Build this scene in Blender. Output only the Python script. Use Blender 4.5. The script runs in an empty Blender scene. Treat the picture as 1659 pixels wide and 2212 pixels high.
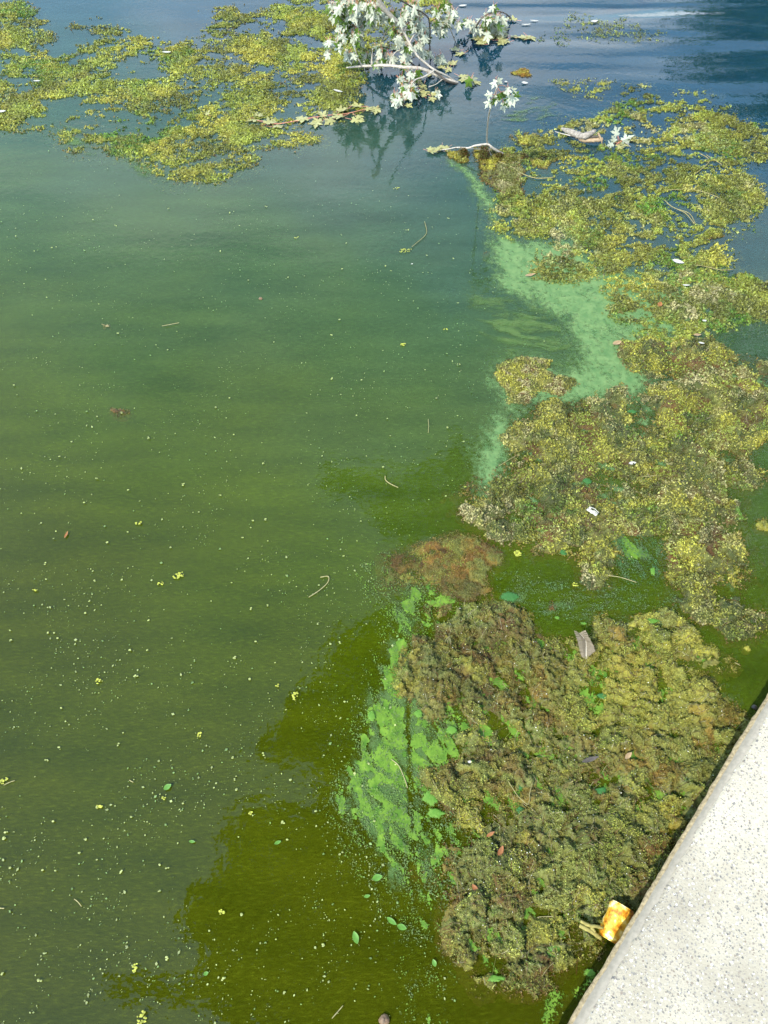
import bpy, math, random
import numpy as np
from mathutils import Vector, Matrix, Quaternion

# ------------------------------------------------------------------ camera, sky, sun, exposure
scene = bpy.context.scene
C = scene.collection
CAM_H, PITCH, VFOV = 2.1, 55.0, 67.0
cam_data = bpy.data.cameras.new('camera')
cam = bpy.data.objects.new('camera', cam_data); C.objects.link(cam)
cam.location = (0, 0, CAM_H)
cam.rotation_euler = (math.radians(90 - PITCH), 0, 0)
cam_data.sensor_fit = 'VERTICAL'
cam_data.angle = math.radians(VFOV)
cam_data.clip_start, cam_data.clip_end = 0.02, 2000
scene.camera = cam

SUN_EL = math.radians(46)
SUN_H = Vector((0.63, 0.776)).normalized()          # horizontal travel of the light
world = bpy.data.worlds.new('World'); scene.world = world; world.use_nodes = True
wn, wl = world.node_tree.nodes, world.node_tree.links
wn.clear()
w_out = wn.new('ShaderNodeOutputWorld'); w_bg = wn.new('ShaderNodeBackground')
w_sky = wn.new('ShaderNodeTexSky'); w_sky.sky_type = 'NISHITA'; w_sky.sun_disc = False
w_sky.sun_elevation = SUN_EL
w_sky.sun_rotation = math.atan2(-SUN_H.x, -SUN_H.y)
w_sky.air_density = 2.1; w_sky.dust_density = 0.2; w_sky.ozone_density = 6.0
w_bg.inputs['Strength'].default_value = 0.15
w_tc = wn.new('ShaderNodeTexCoord'); w_sep = wn.new('ShaderNodeSeparateXYZ')
wl.new(w_tc.outputs['Generated'], w_sep.inputs[0])
w_add = wn.new('ShaderNodeMath'); w_add.operation = 'ADD'; w_add.inputs[1].default_value = 0.25
w_abs = wn.new('ShaderNodeMath'); w_abs.operation = 'ABSOLUTE'
wl.new(w_sep.outputs['Z'], w_abs.inputs[0]); wl.new(w_abs.outputs[0], w_add.inputs[0])
w_div = wn.new('ShaderNodeVectorMath'); w_div.operation = 'DIVIDE'
wl.new(w_tc.outputs['Generated'], w_div.inputs[0])
w_cmb = wn.new('ShaderNodeCombineXYZ')
for i in range(3): wl.new(w_add.outputs[0], w_cmb.inputs[i])
wl.new(w_cmb.outputs[0], w_div.inputs[1])
w_map = wn.new('ShaderNodeMapping'); w_map.inputs['Location'].default_value = (7.7, 1.7, 0)
w_map.inputs['Scale'].default_value = (0.9, 1.5, 1)
wl.new(w_div.outputs[0], w_map.inputs[0])
w_noi = wn.new('ShaderNodeTexNoise'); w_noi.inputs['Scale'].default_value = 1.6
w_noi.inputs['Detail'].default_value = 6; w_noi.inputs['Roughness'].default_value = 0.5
wl.new(w_map.outputs[0], w_noi.inputs['Vector'])
w_rmp = wn.new('ShaderNodeMapRange'); w_rmp.inputs['From Min'].default_value = 0.44
w_rmp.inputs['From Max'].default_value = 0.62; w_rmp.inputs['To Max'].default_value = 1.0
wl.new(w_noi.outputs['Fac'], w_rmp.inputs['Value'])
w_mix = wn.new('ShaderNodeMix'); w_mix.data_type = 'RGBA'
w_thin = wn.new('ShaderNodeMath'); w_thin.operation = 'SUBTRACT'; w_thin.inputs[0].default_value = 1.05; wl.new(w_abs.outputs[0], w_thin.inputs[1])
w_cov = wn.new('ShaderNodeMath'); w_cov.operation = 'MULTIPLY'; wl.new(w_rmp.outputs[0], w_cov.inputs[0]); wl.new(w_thin.outputs[0], w_cov.inputs[1])
wl.new(w_cov.outputs[0], w_mix.inputs[0]); wl.new(w_sky.outputs[0], w_mix.inputs[6])
w_mix.inputs[7].default_value = (7.6, 7.8, 8.0, 1)
wl.new(w_mix.outputs[2], w_bg.inputs['Color']); wl.new(w_bg.outputs[0], w_out.inputs['Surface'])

sun_data = bpy.data.lights.new('sun', 'SUN'); sun_data.energy = 2.0
sun_data.angle = math.radians(0.53); sun_data.color = (1.0, 0.92, 0.77)
sun = bpy.data.objects.new('sun', sun_data); C.objects.link(sun)
ldir = Vector((SUN_H.x * math.cos(SUN_EL), SUN_H.y * math.cos(SUN_EL), -math.sin(SUN_EL)))
sun.rotation_euler = ldir.to_track_quat('-Z', 'Y').to_euler()
sun.location = (0, -8, 9)

vs = scene.view_settings
scene.display_settings.display_device = 'sRGB'
vs.view_transform = 'Standard'; vs.look = 'None'; vs.gamma = 1.0; vs.use_curve_mapping = False
vs.exposure = 2.0
cy = scene.cycles
cy.use_denoising = True
cy.max_bounces = 6; cy.diffuse_bounces = 2; cy.glossy_bounces = 3; cy.transmission_bounces = 3
cy.volume_bounces = 2; cy.transparent_max_bounces = 12
cy.caustics_reflective = False; cy.caustics_refractive = False

# ------------------------------------------------------------------ helpers
rng = np.random.default_rng(7); random.seed(7)
FPX = 1106 / math.tan(math.radians(VFOV / 2))
_sp, _cp = math.sin(math.radians(PITCH)), math.cos(math.radians(PITCH))

def W(px, py, z=0.0):
    """photo position (photo scaled to 1659 x 2212) -> place in the world at height z"""
    u, v = (px - 829.5) / FPX, (1106 - py) / FPX
    d = (u, _cp + v * _sp, -_sp + v * _cp)
    t = (z - CAM_H) / d[2]
    return Vector((d[0] * t, d[1] * t, z))

def Wn(pts, z=0.0):
    return np.array([W(a, b, z)[:2] for a, b in pts])

def region(x0, y0, x1):
    s = (x1 - x0) / 1659.0
    return lambda x, y: ((x0 + x * s) / 1.8228, (y0 + y * s) / 1.8228)
Z1 = region(0, 0, 1512); Z3 = region(1900, 0, 3024); Z4 = region(1700, 800, 3024); Z5 = region(1700, 1700, 3024)
Z6 = region(1300, 2300, 3024); Z7 = region(1300, 3000, 3024)
ZA = region(1250, 0, 1750); ZB = region(1650, 0, 2150); ZC = region(1650, 280, 2100); ZL = region(2200, 400, 2600)
ZF = region(2100, 2300, 2600); ZK = region(2100, 3300, 2800); ZS = region(1350, 2700, 1850)
def mp(fn, pts): return [fn(*p) for p in pts]

_perm = np.random.default_rng(3).permutation(512)
_ang = np.random.default_rng(4).uniform(0, 2 * np.pi, 512)
_gx, _gy = np.cos(_ang), np.sin(_ang)
def noise(x, y):
    x = np.asarray(x, float); y = np.asarray(y, float)
    xi = np.floor(x).astype(np.int64); yi = np.floor(y).astype(np.int64)
    xf, yf = x - xi, y - yi
    u = xf * xf * xf * (xf * (xf * 6 - 15) + 10); v = yf * yf * yf * (yf * (yf * 6 - 15) + 10)
    def g(ix, iy, dx, dy):
        h = _perm[(_perm[ix & 511] + iy) & 511]
        return _gx[h] * dx + _gy[h] * dy
    n00 = g(xi, yi, xf, yf); n10 = g(xi + 1, yi, xf - 1, yf)
    n01 = g(xi, yi + 1, xf, yf - 1); n11 = g(xi + 1, yi + 1, xf - 1, yf - 1)
    a = n00 + u * (n10 - n00); b = n01 + u * (n11 - n01)
    return (a + v * (b - a)) * 1.5
def fbm(x, y, o=4, r=0.5, l=2.03):
    s, a, f, t = 0, 1.0, 1.0, 0
    for i in range(o):
        s = s + a * noise(x * f + 17.3 * i, y * f - 9.1 * i); t += a; a *= r; f *= l
    return s / t
def billow(x, y, o=3):
    s, a, f, t = 0, 1.0, 1.0, 0
    for i in range(o):
        s = s + a * (1 - 2 * np.abs(noise(x * f + 31.7 * i, y * f + 5.3 * i))); t += a; a *= 0.5; f *= 2.1
    return s / t
def worley(x, y, seed=0):
    """distance to the nearest and second feature point, and the nearest cell's own random number"""
    xi = np.floor(x).astype(np.int64); yi = np.floor(y).astype(np.int64)
    d1 = np.full(x.shape, 9.0); d2 = np.full(x.shape, 9.0); cid = np.zeros(x.shape)
    for ox in (-1, 0, 1):
        for oy in (-1, 0, 1):
            cx, cy = xi + ox, yi + oy
            h = _perm[(_perm[(cx + seed) & 511] + cy) & 511]; h2 = _perm[(h + 77) & 511]; h3 = _perm[(h2 + 31) & 511]
            d = np.hypot(cx + 0.1 + 0.8 * h / 511 - x, cy + 0.1 + 0.8 * h2 / 511 - y)
            nearer = d < d1
            d2 = np.where(nearer, d1, np.minimum(d2, d)); cid = np.where(nearer, h3 / 511, cid); d1 = np.where(nearer, d, d1)
    return d1, d2, cid
def sstep(a, b, x):
    t = np.clip((x - a) / (b - a), 0, 1); return t * t * (3 - 2 * t)

def sd_poly(x, y, poly):
    """signed distance, positive inside"""
    x = x.ravel(); y = y.ravel(); n = len(poly)
    d = np.full(x.shape, 1e9); ins = np.zeros(x.shape, bool)
    for i in range(n):
        ax, ay = poly[i]; bx, by = poly[(i + 1) % n]
        ex, ey = bx - ax, by - ay; wx, wy = x - ax, y - ay
        t = np.clip((wx * ex + wy * ey) / (ex * ex + ey * ey + 1e-12), 0, 1)
        d = np.minimum(d, (wx - ex * t) ** 2 + (wy - ey * t) ** 2)
        c = ((ay > y) != (by > y))
        with np.errstate(divide='ignore', invalid='ignore'):
            c &= x < (bx - ax) * (y - ay) / (by - ay + 1e-15) + ax
        ins ^= c
    return np.where(ins, 1, -1) * np.sqrt(d)

def np_mesh(name, v, f, mat, col=None, extra=None, smooth=True):
    me = bpy.data.meshes.new(name)
    v = np.asarray(v, np.float32); f = np.asarray(f, np.int32)
    k = f.shape[1]
    me.vertices.add(len(v)); me.vertices.foreach_set('co', v.ravel())
    me.loops.add(f.size); me.loops.foreach_set('vertex_index', f.ravel())
    me.polygons.add(len(f)); me.polygons.foreach_set('loop_start', np.arange(0, f.size, k, dtype=np.int32))
    me.polygons.foreach_set('use_smooth', np.full(len(f), smooth))
    if col is not None:
        a = me.color_attributes.new('Col', 'FLOAT_COLOR', 'POINT')
        c4 = np.ones((len(v), 4), np.float32); c4[:, :3] = col; a.data.foreach_set('color', c4.ravel())
    if extra is not None:
        a = me.attributes.new('dens', 'FLOAT', 'POINT'); a.data.foreach_set('value', np.asarray(extra, np.float32))
    me.update(calc_edges=True); me.validate()
    me.materials.append(mat)
    return me

def link(name, me, parent=None, **props):
    o = bpy.data.objects.new(name, me); C.objects.link(o)
    if parent is not None: o.parent = parent
    for k, v in props.items(): o[k] = v
    return o
def empty(name, loc, **props):
    o = link(name, None, **props); o.location = loc; o.empty_display_size = 0.05
    return o
def shift(me, loc):
    me.transform(Matrix.Translation(-Vector(loc)))

def tube(pts, rad, mat, name='stem', sides=8, jitter=0.0, seed=0, close=True):
    r = np.random.default_rng(seed)
    pts = [Vector(p) for p in pts]
    if np.isscalar(rad): rad = [rad] * len(pts)
    # smooth (catmull-rom)
    P, Rr = [], []
    n = len(pts)
    for i in range(n - 1):
        p0, p1, p2, p3 = pts[max(i - 1, 0)], pts[i], pts[i + 1], pts[min(i + 2, n - 1)]
        for k in range(4):
            t = k / 4
            P.append(0.5 * ((2 * p1) + (p2 - p0) * t + (2 * p0 - 5 * p1 + 4 * p2 - p3) * t * t + (3 * p1 - p0 - 3 * p2 + p3) * t ** 3))
            Rr.append(rad[i] * (1 - t) + rad[i + 1] * t)
    P.append(pts[-1]); Rr.append(rad[-1])
    V, F = [], []
    up = Vector((0.31, 0.17, 0.93))
    for i, p in enumerate(P):
        d = (P[min(i + 1, len(P) - 1)] - P[max(i - 1, 0)]).normalized()
        a = d.cross(up).normalized(); b = d.cross(a).normalized()
        kn = 1 + jitter * r.uniform(-1, 1)
        for s in range(sides):
            th = 2 * math.pi * s / sides
            q = p + (a * math.cos(th) + b * math.sin(th)) * Rr[i] * kn * (1 + 0.4 * jitter * r.uniform(-1, 1))
            V.append(q[:])
    for i in range(len(P) - 1):
        for s in range(sides):
            F.append((i * sides + s, i * sides + (s + 1) % sides, (i + 1) * sides + (s + 1) % sides, (i + 1) * sides + s))
    me = bpy.data.meshes.new(name)
    fl = [tuple(q) for q in F]
    if close:
        fl.append(tuple(range(sides - 1, -1, -1))); fl.append(tuple((len(P) - 1) * sides + s for s in range(sides)))
    me.from_pydata(V, [], fl); me.materials.append(mat)
    me.polygons.foreach_set('use_smooth', [True] * len(fl)); me.update()
    return me

# ------------------------------------------------------------------ materials
def new_mat(name):
    m = bpy.data.materials.new(name); m.use_nodes = True
    nt = m.node_tree; nt.nodes.clear()
    out = nt.nodes.new('ShaderNodeOutputMaterial')
    return m, nt.nodes, nt.links, out
def nd(N, t, **kw):
    n = N.new(t)
    for k, v in kw.items():
        if hasattr(n, k): setattr(n, k, v)
        else: n.inputs[k.replace('_', ' ')].default_value = v
    return n
def ramp(N, stops):
    r = N.new('ShaderNodeValToRGB')
    e = r.color_ramp.elements
    while len(e) > 1: e.remove(e[0])
    e[0].position, e[0].color = stops[0][0], (*stops[0][1], 1)
    for p, c in stops[1:]:
        q = e.new(p); q.color = (*c, 1)
    return r

def m_plain(name, col, var=0.25, rough=0.6, scale=60, bump=0.0, spec=0.4, trans=0.0, metallic=0.0, stretch=(1, 1, 1)):
    m, N, L, out = new_mat(name)
    b = nd(N, 'ShaderNodeBsdfPrincipled', Roughness=rough); b.inputs['Specular IOR Level'].default_value = spec
    b.inputs['Metallic'].default_value = metallic
    tc = N.new('ShaderNodeTexCoord'); mpn = N.new('ShaderNodeMapping'); mpn.inputs['Scale'].default_value = stretch
    L.new(tc.outputs['Object'], mpn.inputs[0])
    nz = nd(N, 'ShaderNodeTexNoise', Scale=scale, Detail=5.0, Roughness=0.6); L.new(mpn.outputs[0], nz.inputs['Vector'])
    lo = tuple(c * (1 - var) for c in col); hi = tuple(min(1, c * (1 + var)) for c in col)
    r = ramp(N, [(0.3, lo), (0.7, hi)]); L.new(nz.outputs['Fac'], r.inputs[0]); L.new(r.outputs[0], b.inputs['Base Color'])
    if bump:
        bp = nd(N, 'ShaderNodeBump', Strength=0.6, Distance=bump); L.new(nz.outputs['Fac'], bp.inputs['Height']); L.new(bp.outputs[0], b.inputs['Normal'])
    if trans:
        t = N.new('ShaderNodeBsdfTranslucent'); L.new(r.outputs[0], t.inputs[0])
        mx = nd(N, 'ShaderNodeMixShader'); mx.inputs[0].default_value = trans
        L.new(b.outputs[0], mx.inputs[1]); L.new(t.outputs[0], mx.inputs[2]); L.new(mx.outputs[0], out.inputs[0])
    else: L.new(b.outputs[0], out.inputs[0])
    return m

def m_vcol(name, rough=0.5, spec=0.4, trans=0.0, fine=400, amt=0.45, bump=0.0, wetspec=False):
    """colour from the mesh's own colour attribute, with a fine grain"""
    m, N, L, out = new_mat(name)
    b = nd(N, 'ShaderNodeBsdfPrincipled', Roughness=rough); b.inputs['Specular IOR Level'].default_value = spec
    at = N.new('ShaderNodeAttribute'); at.attribute_name = 'Col'
    tc = N.new('ShaderNodeTexCoord')
    nz = nd(N, 'ShaderNodeTexNoise', Scale=fine, Detail=4.0, Roughness=0.7); L.new(tc.outputs['Object'], nz.inputs['Vector'])
    r = ramp(N, [(0.25, (1 - amt,) * 3), (0.75, (1 + amt,) * 3)]); L.new(nz.outputs['Fac'], r.inputs[0])
    mul = nd(N, 'ShaderNodeMix', data_type='RGBA', blend_type='MULTIPLY'); mul.inputs[0].default_value = 1.0
    L.new(at.outputs['Color'], mul.inputs[6]); L.new(r.outputs[0], mul.inputs[7])
    L.new(mul.outputs[2], b.inputs['Base Color'])
    if bump:
        bp = nd(N, 'ShaderNodeBump', Strength=0.9, Distance=bump); L.new(nz.outputs['Fac'], bp.inputs['Height']); L.new(bp.outputs[0], b.inputs['Normal'])
    if trans:
        t = N.new('ShaderNodeBsdfTranslucent'); L.new(mul.outputs[2], t.inputs[0])
        mx = nd(N, 'ShaderNodeMixShader'); mx.inputs[0].default_value = trans
        L.new(b.outputs[0], mx.inputs[1]); L.new(t.outputs[0], mx.inputs[2]); L.new(mx.outputs[0], out.inputs[0])
    else: L.new(b.outputs[0], out.inputs[0])
    return m

def m_water(turb=0.55, gloss=True):
    """turbid lake water: mirror at the surface, algae-laden water below it"""
    m, N, L, out = new_mat('lake_water' if gloss else 'murky_water_layer')
    tc = N.new('ShaderNodeTexCoord')
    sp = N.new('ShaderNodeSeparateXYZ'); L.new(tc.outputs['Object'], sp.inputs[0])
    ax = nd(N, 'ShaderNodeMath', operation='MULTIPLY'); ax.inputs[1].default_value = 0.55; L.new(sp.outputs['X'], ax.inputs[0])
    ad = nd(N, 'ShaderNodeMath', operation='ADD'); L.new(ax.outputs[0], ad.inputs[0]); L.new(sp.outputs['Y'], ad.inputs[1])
    # the bloom is thick in the corner by the wall and thins out; the open lake's blue is sky reflection put into the colour
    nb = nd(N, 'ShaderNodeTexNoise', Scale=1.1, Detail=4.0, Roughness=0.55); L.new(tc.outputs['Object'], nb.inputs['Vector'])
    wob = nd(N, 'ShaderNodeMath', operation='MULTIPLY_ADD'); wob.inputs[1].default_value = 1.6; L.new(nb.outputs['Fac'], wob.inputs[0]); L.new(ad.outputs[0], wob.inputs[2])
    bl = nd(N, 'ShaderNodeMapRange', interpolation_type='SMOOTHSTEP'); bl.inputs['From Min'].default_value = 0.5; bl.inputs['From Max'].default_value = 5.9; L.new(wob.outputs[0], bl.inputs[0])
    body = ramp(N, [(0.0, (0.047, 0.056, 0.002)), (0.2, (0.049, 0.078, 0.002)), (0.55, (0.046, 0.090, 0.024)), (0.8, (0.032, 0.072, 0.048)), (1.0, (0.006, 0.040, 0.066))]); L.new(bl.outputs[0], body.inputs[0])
    # drifting streaks of finer algae
    mps = N.new('ShaderNodeMapping'); mps.inputs['Rotation'].default_value = (0, 0, math.radians(-32)); mps.inputs['Scale'].default_value = (0.25, 1, 1); L.new(tc.outputs['Object'], mps.inputs[0])
    ns = nd(N, 'ShaderNodeTexNoise', Scale=190.0, Detail=5.0, Roughness=0.7); L.new(mps.outputs[0], ns.inputs['Vector'])
    ng = nd(N, 'ShaderNodeTexNoise', Scale=9.0, Detail=4.0, Roughness=0.6); L.new(mps.outputs[0], ng.inputs['Vector'])
    rs = ramp(N, [(0.30, (0.72,) * 3), (0.55, (1.0,) * 3), (0.75, (2.1, 2.1, 2.6))]); L.new(ns.outputs['Fac'], rs.inputs[0])
    rg = ramp(N, [(0.28, (0.74, 0.78, 0.8)), (0.72, (1.28, 1.22, 1.3))]); L.new(ng.outputs['Fac'], rg.inputs[0])
    c1 = nd(N, 'ShaderNodeMix', data_type='RGBA', blend_type='MULTIPLY'); c1.inputs[0].default_value = 1.0; L.new(body.outputs[0], c1.inputs[6]); L.new(rs.outputs[0], c1.inputs[7])
    c2 = nd(N, 'ShaderNodeMix', data_type='RGBA', blend_type='MULTIPLY'); c2.inputs[0].default_value = 1.0; L.new(c1.outputs[2], c2.inputs[6]); L.new(rg.outputs[0], c2.inputs[7])
    df = N.new('ShaderNodeBsdfDiffuse'); L.new(c2.outputs[2], df.inputs[0])
    if turb < 1:
        tr = N.new('ShaderNodeBsdfTransparent'); tr.inputs[0].default_value = (0.86, 0.9, 0.62, 1)
        mt = N.new('ShaderNodeMixShader'); mt.inputs[0].default_value = turb; L.new(tr.outputs[0], mt.inputs[1]); L.new(df.outputs[0], mt.inputs[2])
        body_sh = mt.outputs[0]
    else: body_sh = df.outputs[0]
    if not gloss:
        L.new(body_sh, out.inputs['Surface']); return m
    # long low swell, stronger over the open lake, nearly still among the weed
    mp1 = N.new('ShaderNodeMapping'); mp1.inputs['Rotation'].default_value = (0, 0, math.radians(12)); mp1.inputs['Scale'].default_value = (0.30, 1.5, 1)
    L.new(tc.outputs['Object'], mp1.inputs[0])
    n1 = nd(N, 'ShaderNodeTexNoise', Scale=2.4, Detail=1.5, Roughness=0.4); L.new(mp1.outputs[0], n1.inputs['Vector'])
    n2 = nd(N, 'ShaderNodeTexNoise', Scale=30.0, Detail=2.0); L.new(tc.outputs['Object'], n2.inputs['Vector'])
    op = nd(N, 'ShaderNodeMapRange'); op.inputs['From Min'].default_value = 4.6; op.inputs['From Max'].default_value = 6.6
    op.inputs['To Min'].default_value = 0.06; op.inputs['To Max'].default_value = 1.0; L.new(ad.outputs[0], op.inputs[0])
    s1 = nd(N, 'ShaderNodeMath', operation='MULTIPLY'); L.new(n1.outputs['Fac'], s1.inputs[0]); L.new(op.outputs[0], s1.inputs[1])
    b1 = nd(N, 'ShaderNodeBump', Strength=1.0, Distance=0.036); L.new(s1.outputs[0], b1.inputs['Height'])
    b2 = nd(N, 'ShaderNodeBump', Strength=1.0, Distance=0.00045); L.new(n2.outputs['Fac'], b2.inputs['Height']); L.new(b1.outputs[0], b2.inputs['Normal'])
    gl = nd(N, 'ShaderNodeBsdfGlossy', Roughness=0.015); L.new(b2.outputs[0], gl.inputs['Normal'])
    fr = nd(N, 'ShaderNodeFresnel', IOR=1.335); L.new(b2.outputs[0], fr.inputs['Normal'])
    mx = N.new('ShaderNodeMixShader'); L.new(fr.outputs[0], mx.inputs[0]); L.new(body_sh, mx.inputs[1]); L.new(gl.outputs[0], mx.inputs[2])
    L.new(mx.outputs[0], out.inputs['Surface'])
    return m

def m_film(name, c0, c1, scale=60, thr=0.35, soft=0.25, rough=0.45, streak=(1, 1, 1), maxa=1.0):
    m, N, L, out = new_mat(name)
    tc = N.new('ShaderNodeTexCoord'); mpn = N.new('ShaderNodeMapping'); mpn.inputs['Scale'].default_value = streak
    L.new(tc.outputs['Object'], mpn.inputs[0])
    n1 = nd(N, 'ShaderNodeTexNoise', Scale=scale, Detail=6.0, Roughness=0.65); L.new(mpn.outputs[0], n1.inputs['Vector'])
    n2 = nd(N, 'ShaderNodeTexNoise', Scale=34.0, Detail=5.0, Distortion=0.6); L.new(mpn.outputs[0], n2.inputs['Vector'])
    at = N.new('ShaderNodeAttribute'); at.attribute_name = 'dens'
    ad = nd(N, 'ShaderNodeMath', operation='MULTIPLY_ADD'); ad.inputs[1].default_value = 1.2; L.new(n1.outputs['Fac'], ad.inputs[0]); L.new(at.outputs['Fac'], ad.inputs[2])
    al = nd(N, 'ShaderNodeMapRange', interpolation_type='SMOOTHSTEP'); al.inputs['From Min'].default_value = thr + 0.6; al.inputs['From Max'].default_value = thr + 0.6 + soft
    al.inputs['To Max'].default_value = maxa
    L.new(ad.outputs[0], al.inputs['Value'])
    r = ramp(N, [(0.3, c0), (0.7, c1)]); L.new(n2.outputs['Fac'], r.inputs[0])
    b = nd(N, 'ShaderNodeBsdfPrincipled', Roughness=rough); L.new(r.outputs[0], b.inputs['Base Color']); b.inputs['Specular IOR Level'].default_value = 0.15
    bp = nd(N, 'ShaderNodeBump', Strength=0.5, Distance=0.003); L.new(n1.outputs['Fac'], bp.inputs['Height']); L.new(bp.outputs[0], b.inputs['Normal'])
    tr = N.new('ShaderNodeBsdfTransparent'); mx = N.new('ShaderNodeMixShader')
    L.new(al.outputs[0], mx.inputs[0]); L.new(tr.outputs[0], mx.inputs[1]); L.new(b.outputs[0], mx.inputs[2]); L.new(mx.outputs[0], out.inputs[0])
    return m

def m_aggregate():
    m, N, L, out = new_mat('exposed_aggregate_concrete')
    tc = N.new('ShaderNodeTexCoord')
    nb = nd(N, 'ShaderNodeTexNoise', Scale=5.0, Detail=5.0); L.new(tc.outputs['Object'], nb.inputs['Vector'])
    nf = nd(N, 'ShaderNodeTexNoise', Scale=420.0, Detail=3.0); L.new(tc.outputs['Object'], nf.inputs['Vector'])
    ds = nd(N, 'ShaderNodeVectorMath', operation='MULTIPLY_ADD'); ds.inputs[1].default_value = (0.006,) * 3
    L.new(nf.outputs['Color'], ds.inputs[0]); L.new(tc.outputs['Object'], ds.inputs[2])
    base = ramp(N, [(0.3, (0.28, 0.25, 0.192)), (0.7, (0.37, 0.333, 0.256))]); L.new(nb.outputs['Fac'], base.inputs[0])
    nst = nd(N, 'ShaderNodeTexNoise', Scale=2.6, Detail=6.0, Roughness=0.65, Distortion=0.5); L.new(tc.outputs['Object'], nst.inputs['Vector'])
    rst = ramp(N, [(0.32, (0.80, 0.79, 0.76)), (0.52, (1.0, 1.0, 1.0))]); L.new(nst.outputs['Fac'], rst.inputs[0])
    stn = nd(N, 'ShaderNodeMix', data_type='RGBA', blend_type='MULTIPLY'); stn.inputs[0].default_value = 1.0; L.new(base.outputs[0], stn.inputs[6]); L.new(rst.outputs[0], stn.inputs[7])
    cur = stn.outputs[2]; heights = []
    for sc, lim, seed in ((150.0, 0.36, 0.0), (80.0, 0.24, 0.37), (230.0, 0.36, 0.7)):
        of = nd(N, 'ShaderNodeVectorMath', operation='ADD'); of.inputs[1].default_value = (seed, seed * 2, 0); L.new(ds.outputs[0], of.inputs[0])
        vo = nd(N, 'ShaderNodeTexVoronoi', Scale=sc); L.new(of.outputs[0], vo.inputs['Vector'])
        wn_ = N.new('ShaderNodeTexWhiteNoise'); L.new(vo.outputs['Color'], wn_.inputs['Vector'])
        pick = nd(N, 'ShaderNodeMath', operation='GREATER_THAN'); pick.inputs[1].default_value = 0.5; L.new(wn_.outputs['Value'], pick.inputs[0])
        near = nd(N, 'ShaderNodeMath', operation='LESS_THAN'); near.inputs[1].default_value = lim; L.new(vo.outputs['Distance'], near.inputs[0])
        k = nd(N, 'ShaderNodeMath', operation='MULTIPLY'); L.new(pick.outputs[0], k.inputs[0]); L.new(near.outputs[0], k.inputs[1])
        st = ramp(N, [(0.0, (0.10, 0.095, 0.09)), (0.35, (0.20, 0.185, 0.16)), (0.6, (0.18, 0.145, 0.11)), (0.8, (0.30, 0.285, 0.25)), (1.0, (0.55, 0.53, 0.49))])
        sp = N.new('ShaderNodeSeparateColor'); L.new(wn_.outputs['Color'], sp.inputs[0]); L.new(sp.outputs[1], st.inputs[0])
        mx = nd(N, 'ShaderNodeMix', data_type='RGBA'); L.new(k.outputs[0], mx.inputs[0]); L.new(cur, mx.inputs[6]); L.new(st.outputs[0], mx.inputs[7])
        cur = mx.outputs[2]; heights.append(vo.outputs['Distance'])
    b = nd(N, 'ShaderNodeBsdfPrincipled', Roughness=0.85); b.inputs['Specular IOR Level'].default_value = 0.25
    L.new(cur, b.inputs['Base Color'])
    b1 = nd(N, 'ShaderNodeBump', Strength=0.7, Distance=0.0016, invert=True); L.new(heights[0], b1.inputs['Height'])
    b2 = nd(N, 'ShaderNodeBump', Strength=0.8, Distance=0.0015); L.new(nf.outputs['Fac'], b2.inputs['Height']); L.new(b1.outputs[0], b2.inputs['Normal'])
    L.new(b2.outputs[0], b.inputs['Normal']); L.new(b.outputs[0], out.inputs[0])
    return m

M = {}
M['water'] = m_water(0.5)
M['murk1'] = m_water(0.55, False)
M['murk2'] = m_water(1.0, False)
M['bed'] = m_plain('lake_bed_mud', (0.05, 0.045, 0.025), 0.3, 0.9, 6)
M['mat'] = m_vcol('algae_mat_wet', 0.27, 0.28, 0.0, 700, 0.55, 0.004)
M['weed'] = m_vcol('pondweed_leaflets', 0.38, 0.22, 0.22, 300, 0.2)
M['fleck'] = m_vcol('floating_flecks', 0.6, 0.3, 0.2, 900, 0.1)
M['film_cyan'] = m_film('milky_green_scum', (0.062, 0.128, 0.042), (0.112, 0.182, 0.064), 60, 0.05, 0.75, 0.55)
M['film_green'] = m_film('bright_green_scum', (0.040, 0.100, 0.010), (0.120, 0.205, 0.022), 150, 0.24, 0.16, 0.45)
M['film_thin'] = m_film('thin_scum', (0.050, 0.100, 0.024), (0.080, 0.13, 0.036), 150, 0.12, 0.6, 0.5, (1, 1, 1), 0.75)
M['agg'] = m_aggregate()
M['mortar'] = m_plain('smooth_grey_mortar', (0.25, 0.222, 0.175), 0.16, 0.75, 90, 0.0008, 0.3)
M['face'] = m_plain('stained_wall_face', (0.24, 0.19, 0.11), 0.45, 0.9, 130, 0.004, 0.2)
M['bark'] = m_plain('pale_twig_bark', (0.30, 0.27, 0.23), 0.35, 0.7, 120, 0.001)
M['bark_dark'] = m_plain('dark_wet_bark', (0.055, 0.045, 0.035), 0.4, 0.6, 120, 0.001)
M['bark_tree'] = m_plain('tree_bark', (0.16, 0.13, 0.10), 0.4, 0.85, 14, 0.02, 0.3, 0, 0, (3, 3, 0.6))
M['petiole'] = m_plain('reddish_leaf_stalk', (0.38, 0.16, 0.10), 0.25, 0.5, 80)
M['leaf_top'] = m_plain('maple_leaf_green', (0.085, 0.16, 0.018), 0.35, 0.42, 40, 0.0, 0.45, 0.35)
M['leaf_under'] = m_plain('maple_leaf_white_underside', (0.31, 0.335, 0.26), 0.2, 0.6, 40, 0.0, 0.3, 0.12)
M['leaf_yellow'] = m_plain('soaked_yellow_leaf', (0.30, 0.29, 0.11), 0.3, 0.5, 40, 0.0, 0.4, 0.2)
M['leaf_crown'] = m_vcol('tree_leaves', 0.45, 0.4, 0.35, 30, 0.25)
M['floatleaf'] = m_plain('small_green_leaf', (0.065, 0.155, 0.018), 0.25, 0.45, 90)
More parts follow.
